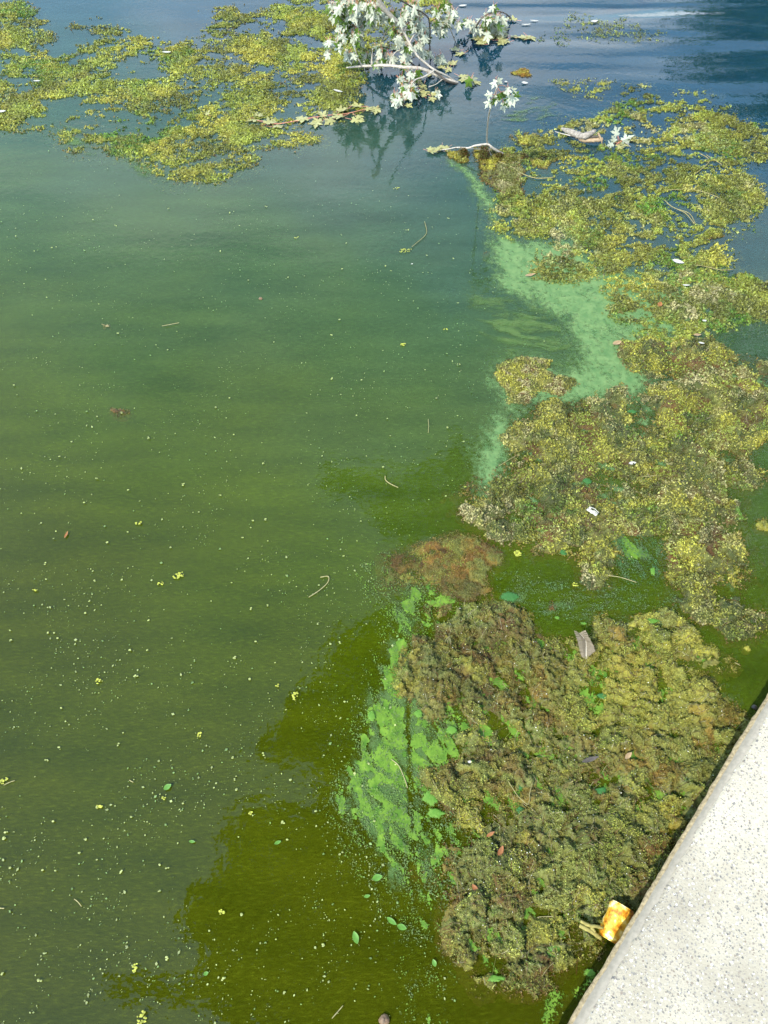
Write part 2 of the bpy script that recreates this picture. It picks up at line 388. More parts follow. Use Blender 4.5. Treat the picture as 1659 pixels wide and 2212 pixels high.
M['land'] = m_plain('shore_soil_and_turf', (0.07, 0.085, 0.03), 0.4, 0.9, 3, 0.01)

# ------------------------------------------------------------------ water, bed, shore land, wall
WALL_Z = 0.14
A0 = W(1222, 2218, WALL_Z - 0.03); A1 = W(1661, 1494, WALL_Z - 0.03)
wd = Vector((A1.x - A0.x, A1.y - A0.y, 0)).normalized()      # along the wall, away from the camera
wnrm = Vector((wd.y, -wd.x, 0))                                # towards the land
def wall_pt(s, t, z): return Vector((A0.x, A0.y, 0)) + wd * s + wnrm * t + Vector((0, 0, z))

def box_mesh(name, x0, x1, y0, y1, z0, z1, mat):
    v = [(x0, y0, z0), (x1, y0, z0), (x1, y1, z0), (x0, y1, z0), (x0, y0, z1), (x1, y0, z1), (x1, y1, z1), (x0, y1, z1)]
    f = [(3, 2, 1, 0), (4, 5, 6, 7), (0, 1, 5, 4), (1, 2, 6, 5), (2, 3, 7, 6), (3, 0, 4, 7)]
    return np_mesh(name, v, f, mat, smooth=False)
def sheet(name, z, mat): return np_mesh(name, [(-300, -300, z), (300, -300, z), (300, 600, z), (-300, 600, z)], [(0, 1, 2, 3)], mat, smooth=False)
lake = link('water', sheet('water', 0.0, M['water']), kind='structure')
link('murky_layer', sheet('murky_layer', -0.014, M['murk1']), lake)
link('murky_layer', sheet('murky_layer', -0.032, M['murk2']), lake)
link('lake_bed', np_mesh('lake_bed', [(-310, -310, -1.0), (310, -310, -1.0), (310, 610, -1.0), (-310, 610, -1.0)], [(0, 1, 2, 3)], M['bed'], smooth=False), kind='structure')

def build_wall():
    root = empty('seawall', wall_pt(0.4, 0.2, 0), label='pale exposed-aggregate concrete seawall with smooth grey edge band', category='wall')
    S = np.arange(-3.0, 9.0, 0.012)
    def strip(name, prof, mat, disp):
        k = len(prof); V = np.zeros((len(S), k, 3))
        for j, (t, z) in enumerate(prof):
            dt, dz = disp(S, t, z)
            tt = t + dt; zz = z + dz
            V[:, j, 0] = A0.x + wd.x * S + wnrm.x * tt; V[:, j, 1] = A0.y + wd.y * S + wnrm.y * tt; V[:, j, 2] = zz
        idx = np.arange(len(S) * k).reshape(len(S), k)
        F = np.stack([idx[:-1, :-1], idx[:-1, 1:], idx[1:, 1:], idx[1:, :-1]], -1).reshape(-1, 4)
        me = np_mesh(name, V.reshape(-1, 3), F[:, ::-1], mat); shift(me, root.location)
        return link(name, me, root)
    zt = WALL_Z
    edge = lambda s: 0.007 * fbm(s * 3, s * 0 + 2.2, 5, 0.6)
    strip('wall_face', [(0.030, -0.6), (0.028, -0.05), (0.022, 0.03), (0.012, zt-.07), (0.004, zt-.045), (0.0, zt-.030), (0.003, zt-.026), (0.011, zt-.0225)], M['face'],
          lambda s, t, z: (edge(s) * (1.2 if z > 0.06 else 0.8) + 0.003 * fbm(s * 45, s * 0 + z * 60, 3, 0.7), 0.003 * fbm(s * 30, s * 0 + t * 200, 2) * (z > 0.09)))
    strip('edge_band', [(0.007, zt-.027), (0.009, zt-.022), (0.014, zt-.0135), (0.021, zt-.0065), (0.036, zt-.0045)], M['mortar'],
          lambda s, t, z: (edge(s) * (1 - t / 0.04) , 0.0008 * fbm(s * 20, s * 0 + t * 80, 3)))
    strip('coping_slab', [(0.021, zt-.014)] + [(0.022, zt-.0045)] + [(0.030, zt-.0015)] + [(0.044 + 0.02 * i, zt) for i in range(40)] + [(1.2, zt), (1.2, -0.3)], M['agg'],
          lambda s, t, z: ((0.010 * fbm(s * 5, s * 0 + 4.4, 3) + 0.005 * fbm(s * 60, s * 0 + 1.4, 2)) * (t < 0.056) , 0.0015 * fbm(s * 9, s * 0 + t * 9, 3) * (t > 0.05) * (t < 1.0)))
build_wall()
lp = [wall_pt(-60, 1.21, 0.13), wall_pt(120, 1.21, 0.13), wall_pt(120, 120, 0.13), wall_pt(-60, 120, 0.13)]
link('ground', np_mesh('ground', [p[:] for p in lp], [(0, 3, 2, 1)], M['land'], smooth=False), kind='structure')

# ------------------------------------------------------------------ colours of the weed
PAL = {
    'yellow': (0.40, 0.375, 0.055), 'lime': (0.28, 0.33, 0.05), 'olive': (0.16, 0.17, 0.035), 'grey': (0.205, 0.23, 0.07),
    'green': (0.09, 0.20, 0.025), 'dark': (0.055, 0.075, 0.018), 'brown': (0.13, 0.065, 0.02), 'tan': (0.45, 0.40, 0.20),
    'orange': (0.28, 0.15, 0.025), 'scum': (0.14, 0.36, 0.05)}
PAL = {k: np.array(v) * 0.62 for k, v in PAL.items()}
def blend(x, y, names, scale, seed, sharp=3.0):
    """patches of the named colours, spread by noise"""
    w = []
    for i, nme in enumerate(names):
        name, bias = nme if isinstance(nme, tuple) else (nme, 0.0)
        w.append(sharp * (fbm(x * scale + 13.1 * i + seed, y * scale - 7.7 * i + seed * 1.7, 4) * 2.2 + bias))
    w = np.exp(np.stack(w)); w /= w.sum(0)
    c = sum(w[i][:, None] * PAL[n[0] if isinstance(n, tuple) else n] for i, n in enumerate(names))
    return c

def grid_faces(keep):
    ny, nx = keep.shape
    idx = -np.ones(keep.shape, np.int64)
    fk = keep[:-1, :-1] & keep[:-1, 1:] & keep[1:, 1:] & keep[1:, :-1]
    used = np.zeros(keep.shape, bool)
    used[:-1, :-1] |= fk; used[:-1, 1:] |= fk; used[1:, 1:] |= fk; used[1:, :-1] |= fk
    idx[used] = np.arange(used.sum())
    F = np.stack([idx[:-1, :-1][fk], idx[:-1, 1:][fk], idx[1:, 1:][fk], idx[1:, :-1][fk]], -1)
    return used, F

def leaflets(name, x, y, z, size, col, mat, tilt=0.6, aspect=2.0, parent=None, bend=0.25, yaw=None):
    """many small folded leaf-sized faces as one mesh"""
    n = len(x)
    a = rng.uniform(0, 2 * np.pi, n) if yaw is None else yaw
    ti = rng.normal(0, tilt, n); tj = rng.normal(0, tilt * 0.8, n)
    dx, dy = np.cos(a), np.sin(a)
    L_ = size; w = size / aspect * rng.uniform(0.7, 1.3, n)
    lx, ly, lz = dx * np.cos(ti), dy * np.cos(ti), np.sin(ti)
    wx, wy, wz = -dy * np.cos(tj), dx * np.cos(tj), np.sin(tj)
    c = np.stack([x, y, z], 1); l = np.stack([lx, ly, lz], 1) * (L_ / 2)[:, None]; ww = np.stack([wx, wy, wz], 1) * (w / 2)[:, None]
    up = np.zeros((n, 3)); up[:, 2] = L_ * bend * rng.uniform(-0.6, 1, n)
    off = (rng.uniform(-0.3, 0.3, n)[:, None]) * l
    V = np.stack([c - l, c + ww + off, c + l + up, c - ww + off], 1).reshape(-1, 3)
    F = np.arange(4 * n).reshape(n, 4)
    me = np_mesh(name, V, F, mat, np.repeat(col, 4, 0), smooth=False)
    return me

def make_mat(label, polys, res, names, cscale, seed, lump=0.02, lump_s=18, fine=0.006, edge_w=0.06, edge_n=0.03, base=0.010, sub=0.035,
             leaf_n=60000, leaf_size=(0.004, 0.009), leaf_tilt=0.6, aspect=2.0, holes=(), dens_fn=None, body_names=None, group=None, jit=0.25,
             low='brown', minh=-0.004, name='algae_mat', mod=None, patchy=None, sunk=0, off=0.0, leaf_e=None, und_amt=0.6, strands=0):
    polys = [np.asarray(p) for p in polys]
    allp = np.concatenate(polys); lo = allp.min(0) - 0.1; hi = allp.max(0) + 0.1
    si = int(seed)
    def height(x, y):
        wx = x + edge_n * fbm(x * 9 + seed, y * 9, 4, 0.6); wy = y + edge_n * fbm(x * 9 - 4.4, y * 9 + seed, 4, 0.6)
        sd = np.full(x.shape, -1e9)
        for p in polys: sd = np.maximum(sd, sd_poly(wx, wy, p))
        for h in holes: sd = np.minimum(sd, -sd_poly(wx, wy, np.asarray(h)))
        e = np.clip(sd / edge_w, -1.5, 1.0)
        if dens_fn is not None: e = np.minimum(e, dens_fn(x, y))
        q = e - off
        h = np.where(q > 0, base * q, sub * q)
        act = sstep(-0.9, 0.4, q)
        dx = x + 0.045 * fbm(x * 18, y * 18 + seed, 4, 0.6); dy = y + 0.045 * fbm(x * 18 + 9, y * 18 - seed, 4, 0.6)
        a1, a2, id1 = worley(dx * lump_s, dy * lump_s, si)
        b1, b2, id2 = worley(dx * lump_s * 2.6 + 7, dy * lump_s * 2.6, si + 5)
        big = np.clip(1 - (a1 / 0.75) ** 2, 0, 1) * (0.35 + 0.9 * id1) - 0.30
        sm = np.clip(1 - (b1 / 0.75) ** 2, 0, 1) * (0.3 + id2) - 0.3
        und = fbm(x * 6 + seed, y * 6, 3)
        h = h + act * (lump * (0.50 * big + 0.26 * sm + und_amt * und + 0.5 * fbm(dx * 34, dy * 34, 3, 0.6)) + fine * (fbm(x * 130, y * 130 + seed, 3, 0.6)))
        return h, e, id1, id2
    def colour(x, y, h, id1, id2, nm):
        # every cushion leans to one of the patch colours; what lies low and soaked is the old brown growth
        jx, jy = (id1 - .5) * 0.16 + (id2 - .5) * 0.05, (id1 * 7.3 % 1 - .5) * 0.16 + (id2 * 5.1 % 1 - .5) * 0.05
        c = blend(x + jx, y + jy, nm, cscale, seed, 4.0)
        c = c * (0.78 + 0.34 * id1 + 0.16 * id2)[:, None]
        if low:
            k = (1 - sstep(-0.006, 0.003, h)) * 0.8
            lowc = PAL[low] * (0.75 + 0.7 * sstep(-.2, .3, fbm(x * 12 + 3, y * 12, 3)))[:, None]
            c = c * (1 - k)[:, None] + lowc * k[:, None]
        if mod is not None: c = mod(x, y, c)
        return c
    xs = np.arange(lo[0], hi[0], res); ys = np.arange(lo[1], hi[1], res)
    X, Y = np.meshgrid(xs, ys); x, y = X.ravel(), Y.ravel()
    x = x + (rng.uniform(-.4, .4, x.shape)) * res; y = y + (rng.uniform(-.4, .4, x.shape)) * res
    h, e, i1, i2 = height(x, y)
    keep = ((h > -0.036) & (e > -1.3)).reshape(X.shape)
    used, F = grid_faces(keep); u = used.ravel()
    V = np.stack([x, y, h], 1)[u]
    col = colour(x[u], y[u], h[u], i1[u], i2[u], body_names or names)
    col = col * (1 + 0.45 * fbm(x[u] * 90, y[u] * 90 + seed, 3, 0.6))[:, None]
    cen = (lo + hi) / 2
    root = empty(name, (cen[0], cen[1], 0), label=label, category='algae mat')
    if group: root['group'] = group
    if len(F):
        me = np_mesh('mat_body', V, F, M['mat'], np.clip(col, 0.004, 1)); shift(me, root.location); link('mat_body', me, root)
    # loose leaflets and filaments over it
    if leaf_n:
        lx = rng.uniform(lo[0], hi[0], leaf_n * 3); ly = rng.uniform(lo[1], hi[1], leaf_n * 3)
        hh, ee, i1, i2 = height(lx, ly)
        if leaf_e is None: k = (hh > minh + rng.normal(0, 0.003, lx.shape)) & (ee > -1.0)
        else: k = rng.random(lx.shape) < sstep(leaf_e, leaf_e + 0.5, ee + 0.25 * fbm(lx * 45, ly * 60, 2)) ** 1.5
        if patchy: k &= rng.random(lx.shape) < np.clip(sstep(-0.28, 0.22, fbm(lx * patchy + seed, ly * patchy, 4, 0.6)) + 0.12, 0, 1)
        lx, ly, hh, i1, i2 = lx[k][:leaf_n], ly[k][:leaf_n], hh[k][:leaf_n], i1[k][:leaf_n], i2[k][:leaf_n]
        c = colour(lx, ly, hh if leaf_e is None else hh + 0.02, i1, i2, names)
        c = c * np.clip(1 + jit * rng.normal(0, 1, len(lx)), 0.35, 2)[:, None]
        sz = rng.uniform(leaf_size[0], leaf_size[1], len(lx))
        me = leaflets('leaflets', lx, ly, np.maximum(hh, 0.0008) + rng.uniform(0, 0.0035, len(lx)), sz, np.clip(c, 0.008, 0.9), M['weed'], leaf_tilt, aspect)
        shift(me, root.location); link('leaflets', me, root, kind='stuff')
    if sunk:
        # weed hanging just below the surface between the floating patches
        lx = rng.uniform(lo[0], hi[0], sunk * 3); ly = rng.uniform(lo[1], hi[1], sunk * 3)
        hh, ee, i1, i2 = height(lx, ly)
        k = rng.random(lx.shape) < sstep(-0.9, 0.1, ee + 0.3 * fbm(lx * 20, ly * 30, 3)) ** 1.5
        lx, ly, i1, i2 = lx[k][:sunk], ly[k][:sunk], i1[k][:sunk], i2[k][:sunk]
        c = colour(lx, ly, np.full(len(lx), .02), i1, i2, names) * rng.uniform(.6, 1.2, len(lx))[:, None]
        me = leaflets('sunken_leaflets', lx, ly, -rng.uniform(.0015, .012, len(lx)), rng.uniform(leaf_size[0], leaf_size[1] * 1.3, len(lx)), np.clip(c, .008, .9), M['weed'], .15, aspect, bend=.05)
        shift(me, root.location); link('sunken_leaflets', me, root, kind='stuff')
    if strands:
        # slimy filaments trailing over the cushions
        n = strands
        sx = rng.uniform(lo[0], hi[0], n * 4); sy = rng.uniform(lo[1], hi[1], n * 4)
        hh, ee, *_ = height(sx, sy); k = (hh > 0.0) & (ee > 0.0); sx, sy = sx[k][:n], sy[k][:n]; n = len(sx)
        ang = rng.uniform(0, 6.283, n); cur = rng.normal(0, 28, n); seg = 6; Ls = rng.uniform(.012, .045, n); wd_ = rng.uniform(.0003, .0007, n)
        P = np.zeros((n, seg + 1, 2)); P[:, 0, 0], P[:, 0, 1] = sx, sy
        for j in range(seg):
            a_ = ang + cur * Ls * j / seg
            P[:, j + 1, 0] = P[:, j, 0] + np.cos(a_) * Ls / seg; P[:, j + 1, 1] = P[:, j, 1] + np.sin(a_) * Ls / seg
        hz = height(P[:, :, 0].ravel(), P[:, :, 1].ravel())[0].reshape(n, seg + 1)
        hz = np.maximum(hz, 0) + .0030
        nx, ny = -np.sin(ang)[:, None] * wd_[:, None], np.cos(ang)[:, None] * wd_[:, None]
        A_ = np.stack([P[:, :, 0] + nx, P[:, :, 1] + ny, hz], -1); B_ = np.stack([P[:, :, 0] - nx, P[:, :, 1] - ny, hz + .0004], -1)
        V = np.stack([A_, B_], 2).reshape(-1, 3)
        b = (np.arange(n)[:, None] * (seg + 1) + np.arange(seg)[None]).ravel() * 2
        F = np.stack([b, b + 1, b + 3, b + 2], 1)
        c = np.where(rng.random(n)[:, None] < .5, PAL['olive'] * 1.2, np.where(rng.random(n)[:, None] < .5, PAL['tan'] * .7, PAL['brown'])) * rng.uniform(.6, 1.4, n)[:, None]
        me = np_mesh('strands', V, F, M['weed'], np.repeat(c, 2 * (seg + 1), 0)); shift(me, root.location); link('strands', me, root, kind='stuff')
    return root, height

# ------------------------------------------------------------------ floating mats
near_poly = Wn(mp(Z6, [(330, 130), (400, 90), (520, 80), (640, 70), (740, 150), (800, 200), (930, 225), (1010, 235), (1020, 150), (1100, 135), (1200, 140), (1285, 120),
    (1390, 205), (1345, 250), (1450, 260), (1530, 300), (1480, 322), (1330, 285), (1400, 350), (1490, 420), (1540, 500), (1600, 570), (1580, 600), (1490, 760), (1400, 900), (1300, 1059)]) +
    mp(Z7, [(1320, 330), (1220, 490), (1090, 560), (1000, 600), (930, 640), (1000, 700), (960, 740), (880, 760), (850, 830), (700, 845), (570, 830), (490, 750),
    (460, 640), (440, 540), (430, 430), (380, 400), (480, 330), (540, 265), (460, 210), (400, 100), (380, 40)]) +
    mp(Z6, [(420, 740), (520, 660), (490, 570), (420, 555), (345, 480), (285, 420), (270, 330), (285, 250)]))
near_holes = [Wn(mp(Z6, [(930, 365), (980, 375), (1050, 420), (1020, 440), (960, 400)])), Wn(mp(Z6, [(960, 830), (1010, 790), (1060, 780), (1050, 820), (1000, 850)])),
              Wn(mp(Z6, [(1455, 590), (1490, 600), (1480, 650), (1445, 640)])), Wn(mp(Z6, [(1130, 900), (1190, 890), (1180, 915)])),
              Wn(mp(Z6, [(590, 360), (640, 345), (620, 375)])), Wn(mp(Z6, [(700, 750), (735, 745), (735, 790), (705, 795)]))]
cN = W(*Z6(1250, 350)); cB = W(*Z6(560, 300)); cB2 = W(*Z6(640, 720))
def near_mod(x, y, c):
    # a yellower shoulder towards the feather, browner soaked patches to the left, greyer towards the camera
    g1 = np.exp(-(((x - cN.x + 0.05) / 0.26) ** 2 + ((y - cN.y + 0.04) / 0.14) ** 2))
    c = c * (1 - 0.7 * g1)[:, None] + (PAL['yellow'] * 0.85)[None] * (0.7 * g1)[:, None]
    gl = np.exp(-(((x - cB.x) / 0.20) ** 2 + ((y - cB.y) / 0.16) ** 2)); c = c * (1 - 0.30 * gl)[:, None]
    for q, s in ((cB, 0.10), (cB2, 0.09)):
        g = 0.8 * np.exp(-(((x - q.x) / s) ** 2 + ((y - q.y) / s) ** 2)) * sstep(-0.1, 0.35, fbm(x * 22, y * 22, 3))
        c = c * (1 - g)[:, None] + PAL['brown'][None] * g[:, None]
    return c * 1.1
near_root, near_h = make_mat('large lumpy olive and brown algae mat beside the concrete seawall', [near_poly], 0.0032,
    [('grey', 0.2), ('olive', 0.15), ('lime', 0.05), ('green', -0.2), ('yellow', 0.15), ('brown', -0.05), ('orange', -0.35)], 7.0, 11.0, lump=0.046, und_amt=0.75, strands=2200, lump_s=15, fine=0.006, edge_w=0.07, edge_n=0.035,
    base=0.006, sub=0.03, leaf_n=120000, leaf_size=(0.003, 0.0065), leaf_tilt=0.75, aspect=2.2, jit=0.35, patchy=12.0, holes=near_holes, mod=near_mod,
    body_names=[('olive', 0.3), ('brown', 0.0), ('dark', 0.0), ('grey', 0.15), ('yellow', -0.2), ('orange', -0.35)])

mid_poly = Wn(mp(Z4, [(540, 1020), (650, 1000), (770, 975), (880, 960), (1000, 915), (1060, 960), (1080, 900), (1110, 870), (1050, 830), (940, 790), (920, 740), (980, 700), (1100, 690), (1200, 700), (1320, 680),
    (1440, 700), (1500, 760), (1659, 770), (1800, 800), (1800, 1253)]) +
    mp(Z5, [(1700, 20), (1600, 80), (1560, 120), (1600, 200), (1540, 270), (1430, 285), (1500, 370), (1480, 450), (1570, 580), (1540, 660), (1500, 760), (1495, 860), (1620, 910), (1640, 955),
    (1540, 985), (1470, 1010), (1410, 890), (1300, 900), (1225, 845), (1215, 700), (1170, 610), (1160, 460), (1000, 470), (900, 440), (850, 480), (870, 560), (880, 660), (835, 730), (760, 740),
    (715, 610), (600, 590), (500, 605), (440, 530), (330, 500), (330, 440), (240, 430), (110, 365), (120, 335), (220, 310), (310, 300), (270, 210), (330, 170), (430, 110), (370, 20)]) +
    mp(Z4, [(370, 1190), (400, 1110), (430, 1060)]))
mid_holes = [Wn(mp(Z5, [(700, 60), (760, 55), (800, 85), (740, 110)])), Wn(mp(Z4, [(930, 1030), (1000, 1010), (1060, 1020), (1010, 1070), (950, 1060)])),
             Wn(mp(Z4, [(1300, 760), (1420, 735), (1500, 775), (1400, 790)])), Wn(mp(Z5, [(560, 330), (600, 320), (590, 345)])),
             Wn(mp(Z5, [(720, 210), (800, 215), (790, 270), (730, 255)]))]
make_mat('broad yellow-green pondweed mat in the middle right, dotted with white bits', [mid_poly], 0.0042,
    [('yellow', 0.3), ('lime', 0.15), ('olive', 0.15), ('tan', -0.05), ('dark', -0.15), ('green', -0.2)], 6.0, 23.0, patchy=8.0, lump=0.036, und_amt=0.95, strands=2000, lump_s=12, fine=0.006, edge_w=0.10, edge_n=0.07,
    base=0.006, sub=0.035, leaf_n=95000, leaf_size=(0.004, 0.010), leaf_tilt=0.7, aspect=1.7, jit=0.4, holes=mid_holes,
    body_names=[('olive', 0.25), ('brown', 0.1), ('dark', 0.45)])

isle_poly = Wn(mp(Z4, [(325, 800), (370, 780), (430, 765), (500, 770), (590, 785), (560, 830), (610, 865), (700, 865), (715, 890), (640, 950), (520, 925), (470, 985), (380, 990), (365, 920), (320, 850)]))
make_mat('small tan and yellow weed island surrounded by milky green scum', [isle_poly], 0.0042,
    [('yellow', 0.1), ('tan', 0.15), ('olive', 0.1), ('lime', 0.0)], 8.0, 31.0, lump=0.02, lump_s=15, edge_w=0.035, edge_n=0.012, base=0.011, leaf_n=9000, leaf_size=(0.004, 0.010), jit=0.4,
    leaf_tilt=0.7, body_names=[('olive', 0.2), ('brown', 0.2), ('dark', 0.2)])

brown_poly = Wn([(833, 1203), (880, 1196), (930, 1178), (985, 1160), (1030, 1163), (1075, 1195), (1078, 1212), (1040, 1232), (1050, 1268), (1015, 1298), (960, 1285), (945, 1262), (900, 1262), (838, 1256)])
make_mat('half sunken rusty brown algae clump left of the dark channel', [brown_poly], 0.0035,
    [('brown', 0.1), ('orange', -0.1), ('olive', 0.2), ('lime', 0.0)], 6.0, 37.0, lump=0.016, lump_s=16, edge_w=0.05, edge_n=0.02, base=0.004, sub=0.02, leaf_n=16000, leaf_size=(0.003, 0.007), aspect=3.0,
    body_names=[('brown', 0.35), ('orange', 0.0), ('olive', 0.2)])

# right hand weed field, thinning out towards the open lake
right_poly = Wn(mp(Z3, [(120, 890), (200, 770), (300, 790), (400, 690), (520, 690), (640, 700), (700, 640), (800, 590), (830, 495), (950, 500), (1010, 530), (1100, 525), (1200, 530), (1330, 545), (1380, 600),
    (1480, 650), (1560, 690), (1659, 720), (1900, 760), (1900, 960), (1659, 960), (1560, 940), (1500, 980), (1590, 1040), (1659, 1120), (1659, 1180), (1610, 1230), (1560, 1328)]) +
    mp(Z4, [(1540, 140), (1450, 200), (1485, 300), (1440, 350), (1530, 350), (1659, 380), (1900, 420), (1900, 600), (1659, 590), (1500, 600), (1420, 660), (1320, 690), (1200, 710), (1090, 700), (980, 680), (1010, 640), (960, 610),
    (900, 600), (850, 520), (870, 450), (840, 430), (870, 370), (770, 380), (710, 412), (600, 400), (450, 375), (470, 290), (560, 215), (650, 175), (560, 180), (400, 183), (290, 130), (300, 0)]))
right_holes = [Wn(mp(Z4, [(1130, 0), (1200, 70), (1290, 100), (1340, 60), (1260, 20), (1180, -20)])), Wn(mp(Z4, [(1500, 230), (1480, 130), (1560, 100)])),
               Wn(mp(Z3, [(420, 800), (440, 860), (560, 900), (540, 830)]))]
rblobs = [(W(a_, b_), r_) for a_, b_, r_ in [(1560, 650, .22), (1600, 420, .2), (1620, 330, .2), (1290, 560, .14), (1250, 450, .16), (1150, 470, .12), (1450, 440, .16), (1500, 300, .2), (1350, 240, .18), (1230, 580, .1), (1400, 640, .16), (1630, 700, .15)]]
def right_dens(x, y):
    f = 0.9 * fbm(x * 3.2 + 5, y * 4.6, 3) + 1.05 * fbm(x * 11, y * 17, 3) + 0.7 * fbm(x * 34, y * 48, 2)
    for q_, r_ in rblobs: f = f + 0.28 * np.exp(-(((x - q_.x) / r_) ** 2 + ((y - q_.y) / r_) ** 2))
    near = sstep(W(1400, 330)[1], W(1400, 600)[1], y)
    far = sstep(W(1400, 360)[1], W(1400, 210)[1], y)
    return np.clip(1.9 * f - 0.02 + 0.28 * near - 0.38 * far, -1.5, 1.0)
make_mat('patchy yellow-green weed field spreading from the middle right towards the open lake', [right_poly], 0.0065,
    [('yellow', -0.1), ('lime', 0.15), ('olive', 0.35), ('green', 0.0), ('tan', -0.3)], 4.0, 43.0, lump=0.014, lump_s=12, fine=0.005, edge_w=0.10, edge_n=0.05, base=0.008, sub=0.03,
    leaf_n=80000, leaf_size=(0.006, 0.016), leaf_tilt=0.6, aspect=1.9, jit=0.4, holes=right_holes, dens_fn=right_dens,
    body_names=[('olive', 0.35), ('yellow', -0.1), ('dark', 0.2)], off=0.34, leaf_e=-0.25, sunk=45000)

# left hand weed field
left_poly = Wn(mp(Z1, [(-300, 20), (90, 10), (190, 80), (215, 190), (300, 215), (420, 180), (330, 110), (420, 85), (540, 120), (560, 150), (720, 165), (840, 150), (870, 60), (1000, 30), (1100, 60), (1230, 0), (1420, -20), (1600, -20), (1900, -30), (1950, 80), (1720, 180),
    (1560, 240), (1560, 340), (1520, 440), (1560, 470), (1480, 520), (1290, 520), (1250, 560), (1365, 610), (1220, 632), (1080, 640), (1095, 700), (960, 770), (740, 780), (620, 690), (520, 660), (430, 650), (340, 660), (250, 580), (240, 540), (100, 560), (-300, 540)]))
blobs = [(Z1(*p), r) for p, r in [((100, 170), .20), ((60, 60), .13), ((330, 320), .16), ((450, 380), .10), ((230, 360), .12), ((70, 490), .13), ((830, 565), .06), ((1270, 605), .09), ((1280, 235), .14), ((1180, 200), .1), ((1360, 340), .14),
    ((1440, 340), .13), ((920, 175), .12), ((780, 260), .1), ((1370, 110), .16), ((1320, 90), .14), ((470, 120), .1), ((1000, 560), .09), ((1050, 430), .1), ((700, 420), .1), ((380, 605), .05), ((850, 750), .07), ((1030, 660), .06), ((600, 190), .12), ((1480, 420), .1), ((550, 640), .08), ((1480, 260), .12), ((950, 90), .1)]]
blobs = [(W(*p), r) for p, r in blobs]
gapc = [(W(*Z1(*p)), r) for p, r in [((480, 565), .14), ((300, 190), .18), ((650, 100), .25), ((750, 110), .2), ((250, 470), .12), ((520, 480), .12), ((680, 60), .3), ((230, 80), .2), ((560, 290), .12)]]
def left_dens(x, y):
    f = fbm(x * 3.4 + 1, y * 4.2 + 3, 3) * 0.9 + 0.9 * fbm(x * 9, y * 14, 3) + 0.5 * fbm(x * 30, y * 44, 2)
    b = np.zeros_like(x)
    for q, r in blobs: b = np.maximum(b, np.exp(-(((x - q.x) / (r * 1.15)) ** 2 + ((y - q.y) / r) ** 2)))
    for q, r in gapc: b = b - 1.0 * np.exp(-(((x - q.x) / (r * 1.2)) ** 2 + ((y - q.y) / r) ** 2))
    return np.clip(1.7 * f - 0.02 + 0.7 * b, -1.5, 1.0)
make_mat('wide patchy yellow-green weed field across the upper left, left of the fallen branch', [left_poly], 0.009,
    [('yellow', 0.15), ('lime', 0.25), ('olive', 0.0), ('green', -0.3)], 3.0, 53.0, lump=0.012, lump_s=9, fine=0.005, edge_w=0.12, edge_n=0.06, base=0.008, sub=0.03,
    leaf_n=120000, jit=0.42, leaf_size=(0.006, 0.016), leaf_tilt=0.55, aspect=1.9, dens_fn=left_dens, off=0.50, leaf_e=-0.45, sunk=70000,
    body_names=[('yellow', 0.2), ('lime', 0.2), ('olive', 0.1)])

# small separate patches further out
def patch(label, c, rx, ry, seed, names, n=2500, size=(0.006, 0.013), **kw):
    q = W(*c); th = np.linspace(0, 2 * np.pi, 14, endpoint=False)
    r = 1 + 0.25 * np.sin(th * 3 + seed) + 0.12 * np.cos(th * 5 + seed * 2)
    sx, sy = rx * q.length / FPX, ry * 1.0
    poly = np.stack([q.x + np.cos(th) * r * sx, q.y + np.sin(th) * r * sy], 1)
    ragged = kw.pop('ragged', 0.45)
    def dfn(x, y): return np.clip(1.5 * fbm(x * 13 + seed, y * 20, 3) + 0.6 * fbm(x * 40, y * 55 + seed, 2) + ragged, -1.5, 1)
    args = dict(dens_fn=dfn, off=0.1, lump=0.010, lump_s=14, fine=0.004, edge_w=min(sx, sy) * 0.6, edge_n=0.02, base=0.007, sub=0.02, leaf_n=n, leaf_size=size)
    args.update(kw)
    return make_mat(label, [poly], 0.006, names, 8.0, seed, name='weed_patch', **args)
YL = [('yellow', 0.2), ('lime', 0.1), ('olive', 0.0)]
patch('small orange-yellow weed patch right of the upright twig, nearest the open lake', ZB(1350, 960), 17, 0.045, 61, [('yellow', 0.3), ('orange', 0.2)])
patch('yellow weed pad between the upright twig and the floating log', ZC(1560, 990), 28, 0.05, 62, YL)
patch('lower yellow weed pad just right of the upright twig base', Z3(340, 930), 30, 0.06, 63, YL, 4000)
patch('tiny yellow weed pad left of the floating log', Z3(315, 880), 18, 0.025, 64, YL)
patch('faint weed streak close to the dark tree reflection', Z3(620, 160), 62, 0.16, 65, [('olive', 0.2), ('lime', 0.1)], 2200, base=0.001, lump=0.004, ragged=0.0, off=0.75, leaf_e=-0.2)
patch('faint weed streak at the right end under the tree reflection', Z3(830, 190), 70, 0.16, 66, [('olive', 0.2), ('lime', 0.1)], 2200, base=0.001, lump=0.004, ragged=0.0, off=0.75, leaf_e=-0.2)
patch('thin dark weed wisps right of the fallen branch tip', Z3(420, 220), 30, 0.12, 67, [('olive', 0.2), ('green', 0.1)], 1800, base=0.0, lump=0.004, ragged=-0.05, off=0.8, leaf_e=-0.2)
patch('brownish soaked weed pad below the upright twig', Z3(130, 1040), 42, 0.13, 68, [('olive', 0.3), ('tan', 0.0), ('grey', 0.0)], 9000, base=0.002)
patch('thin weed trail between the upright twig and the open lake', Z3(600, 510), 64, 0.12, 69, YL, 2500, base=0.001, ragged=0.05, off=0.6, leaf_e=-0.2)
patch('yellow weed pad lying at the far right edge of the deep blue gap', Z4(1390, 165), 22, 0.02, 70, YL, 2500)
patch('green tuft of weed at the right edge above the dark reflections', Z4(1540, 370), 22, 0.03, 71, [('green', 0.5), ('lime', 0.0)], 1500)
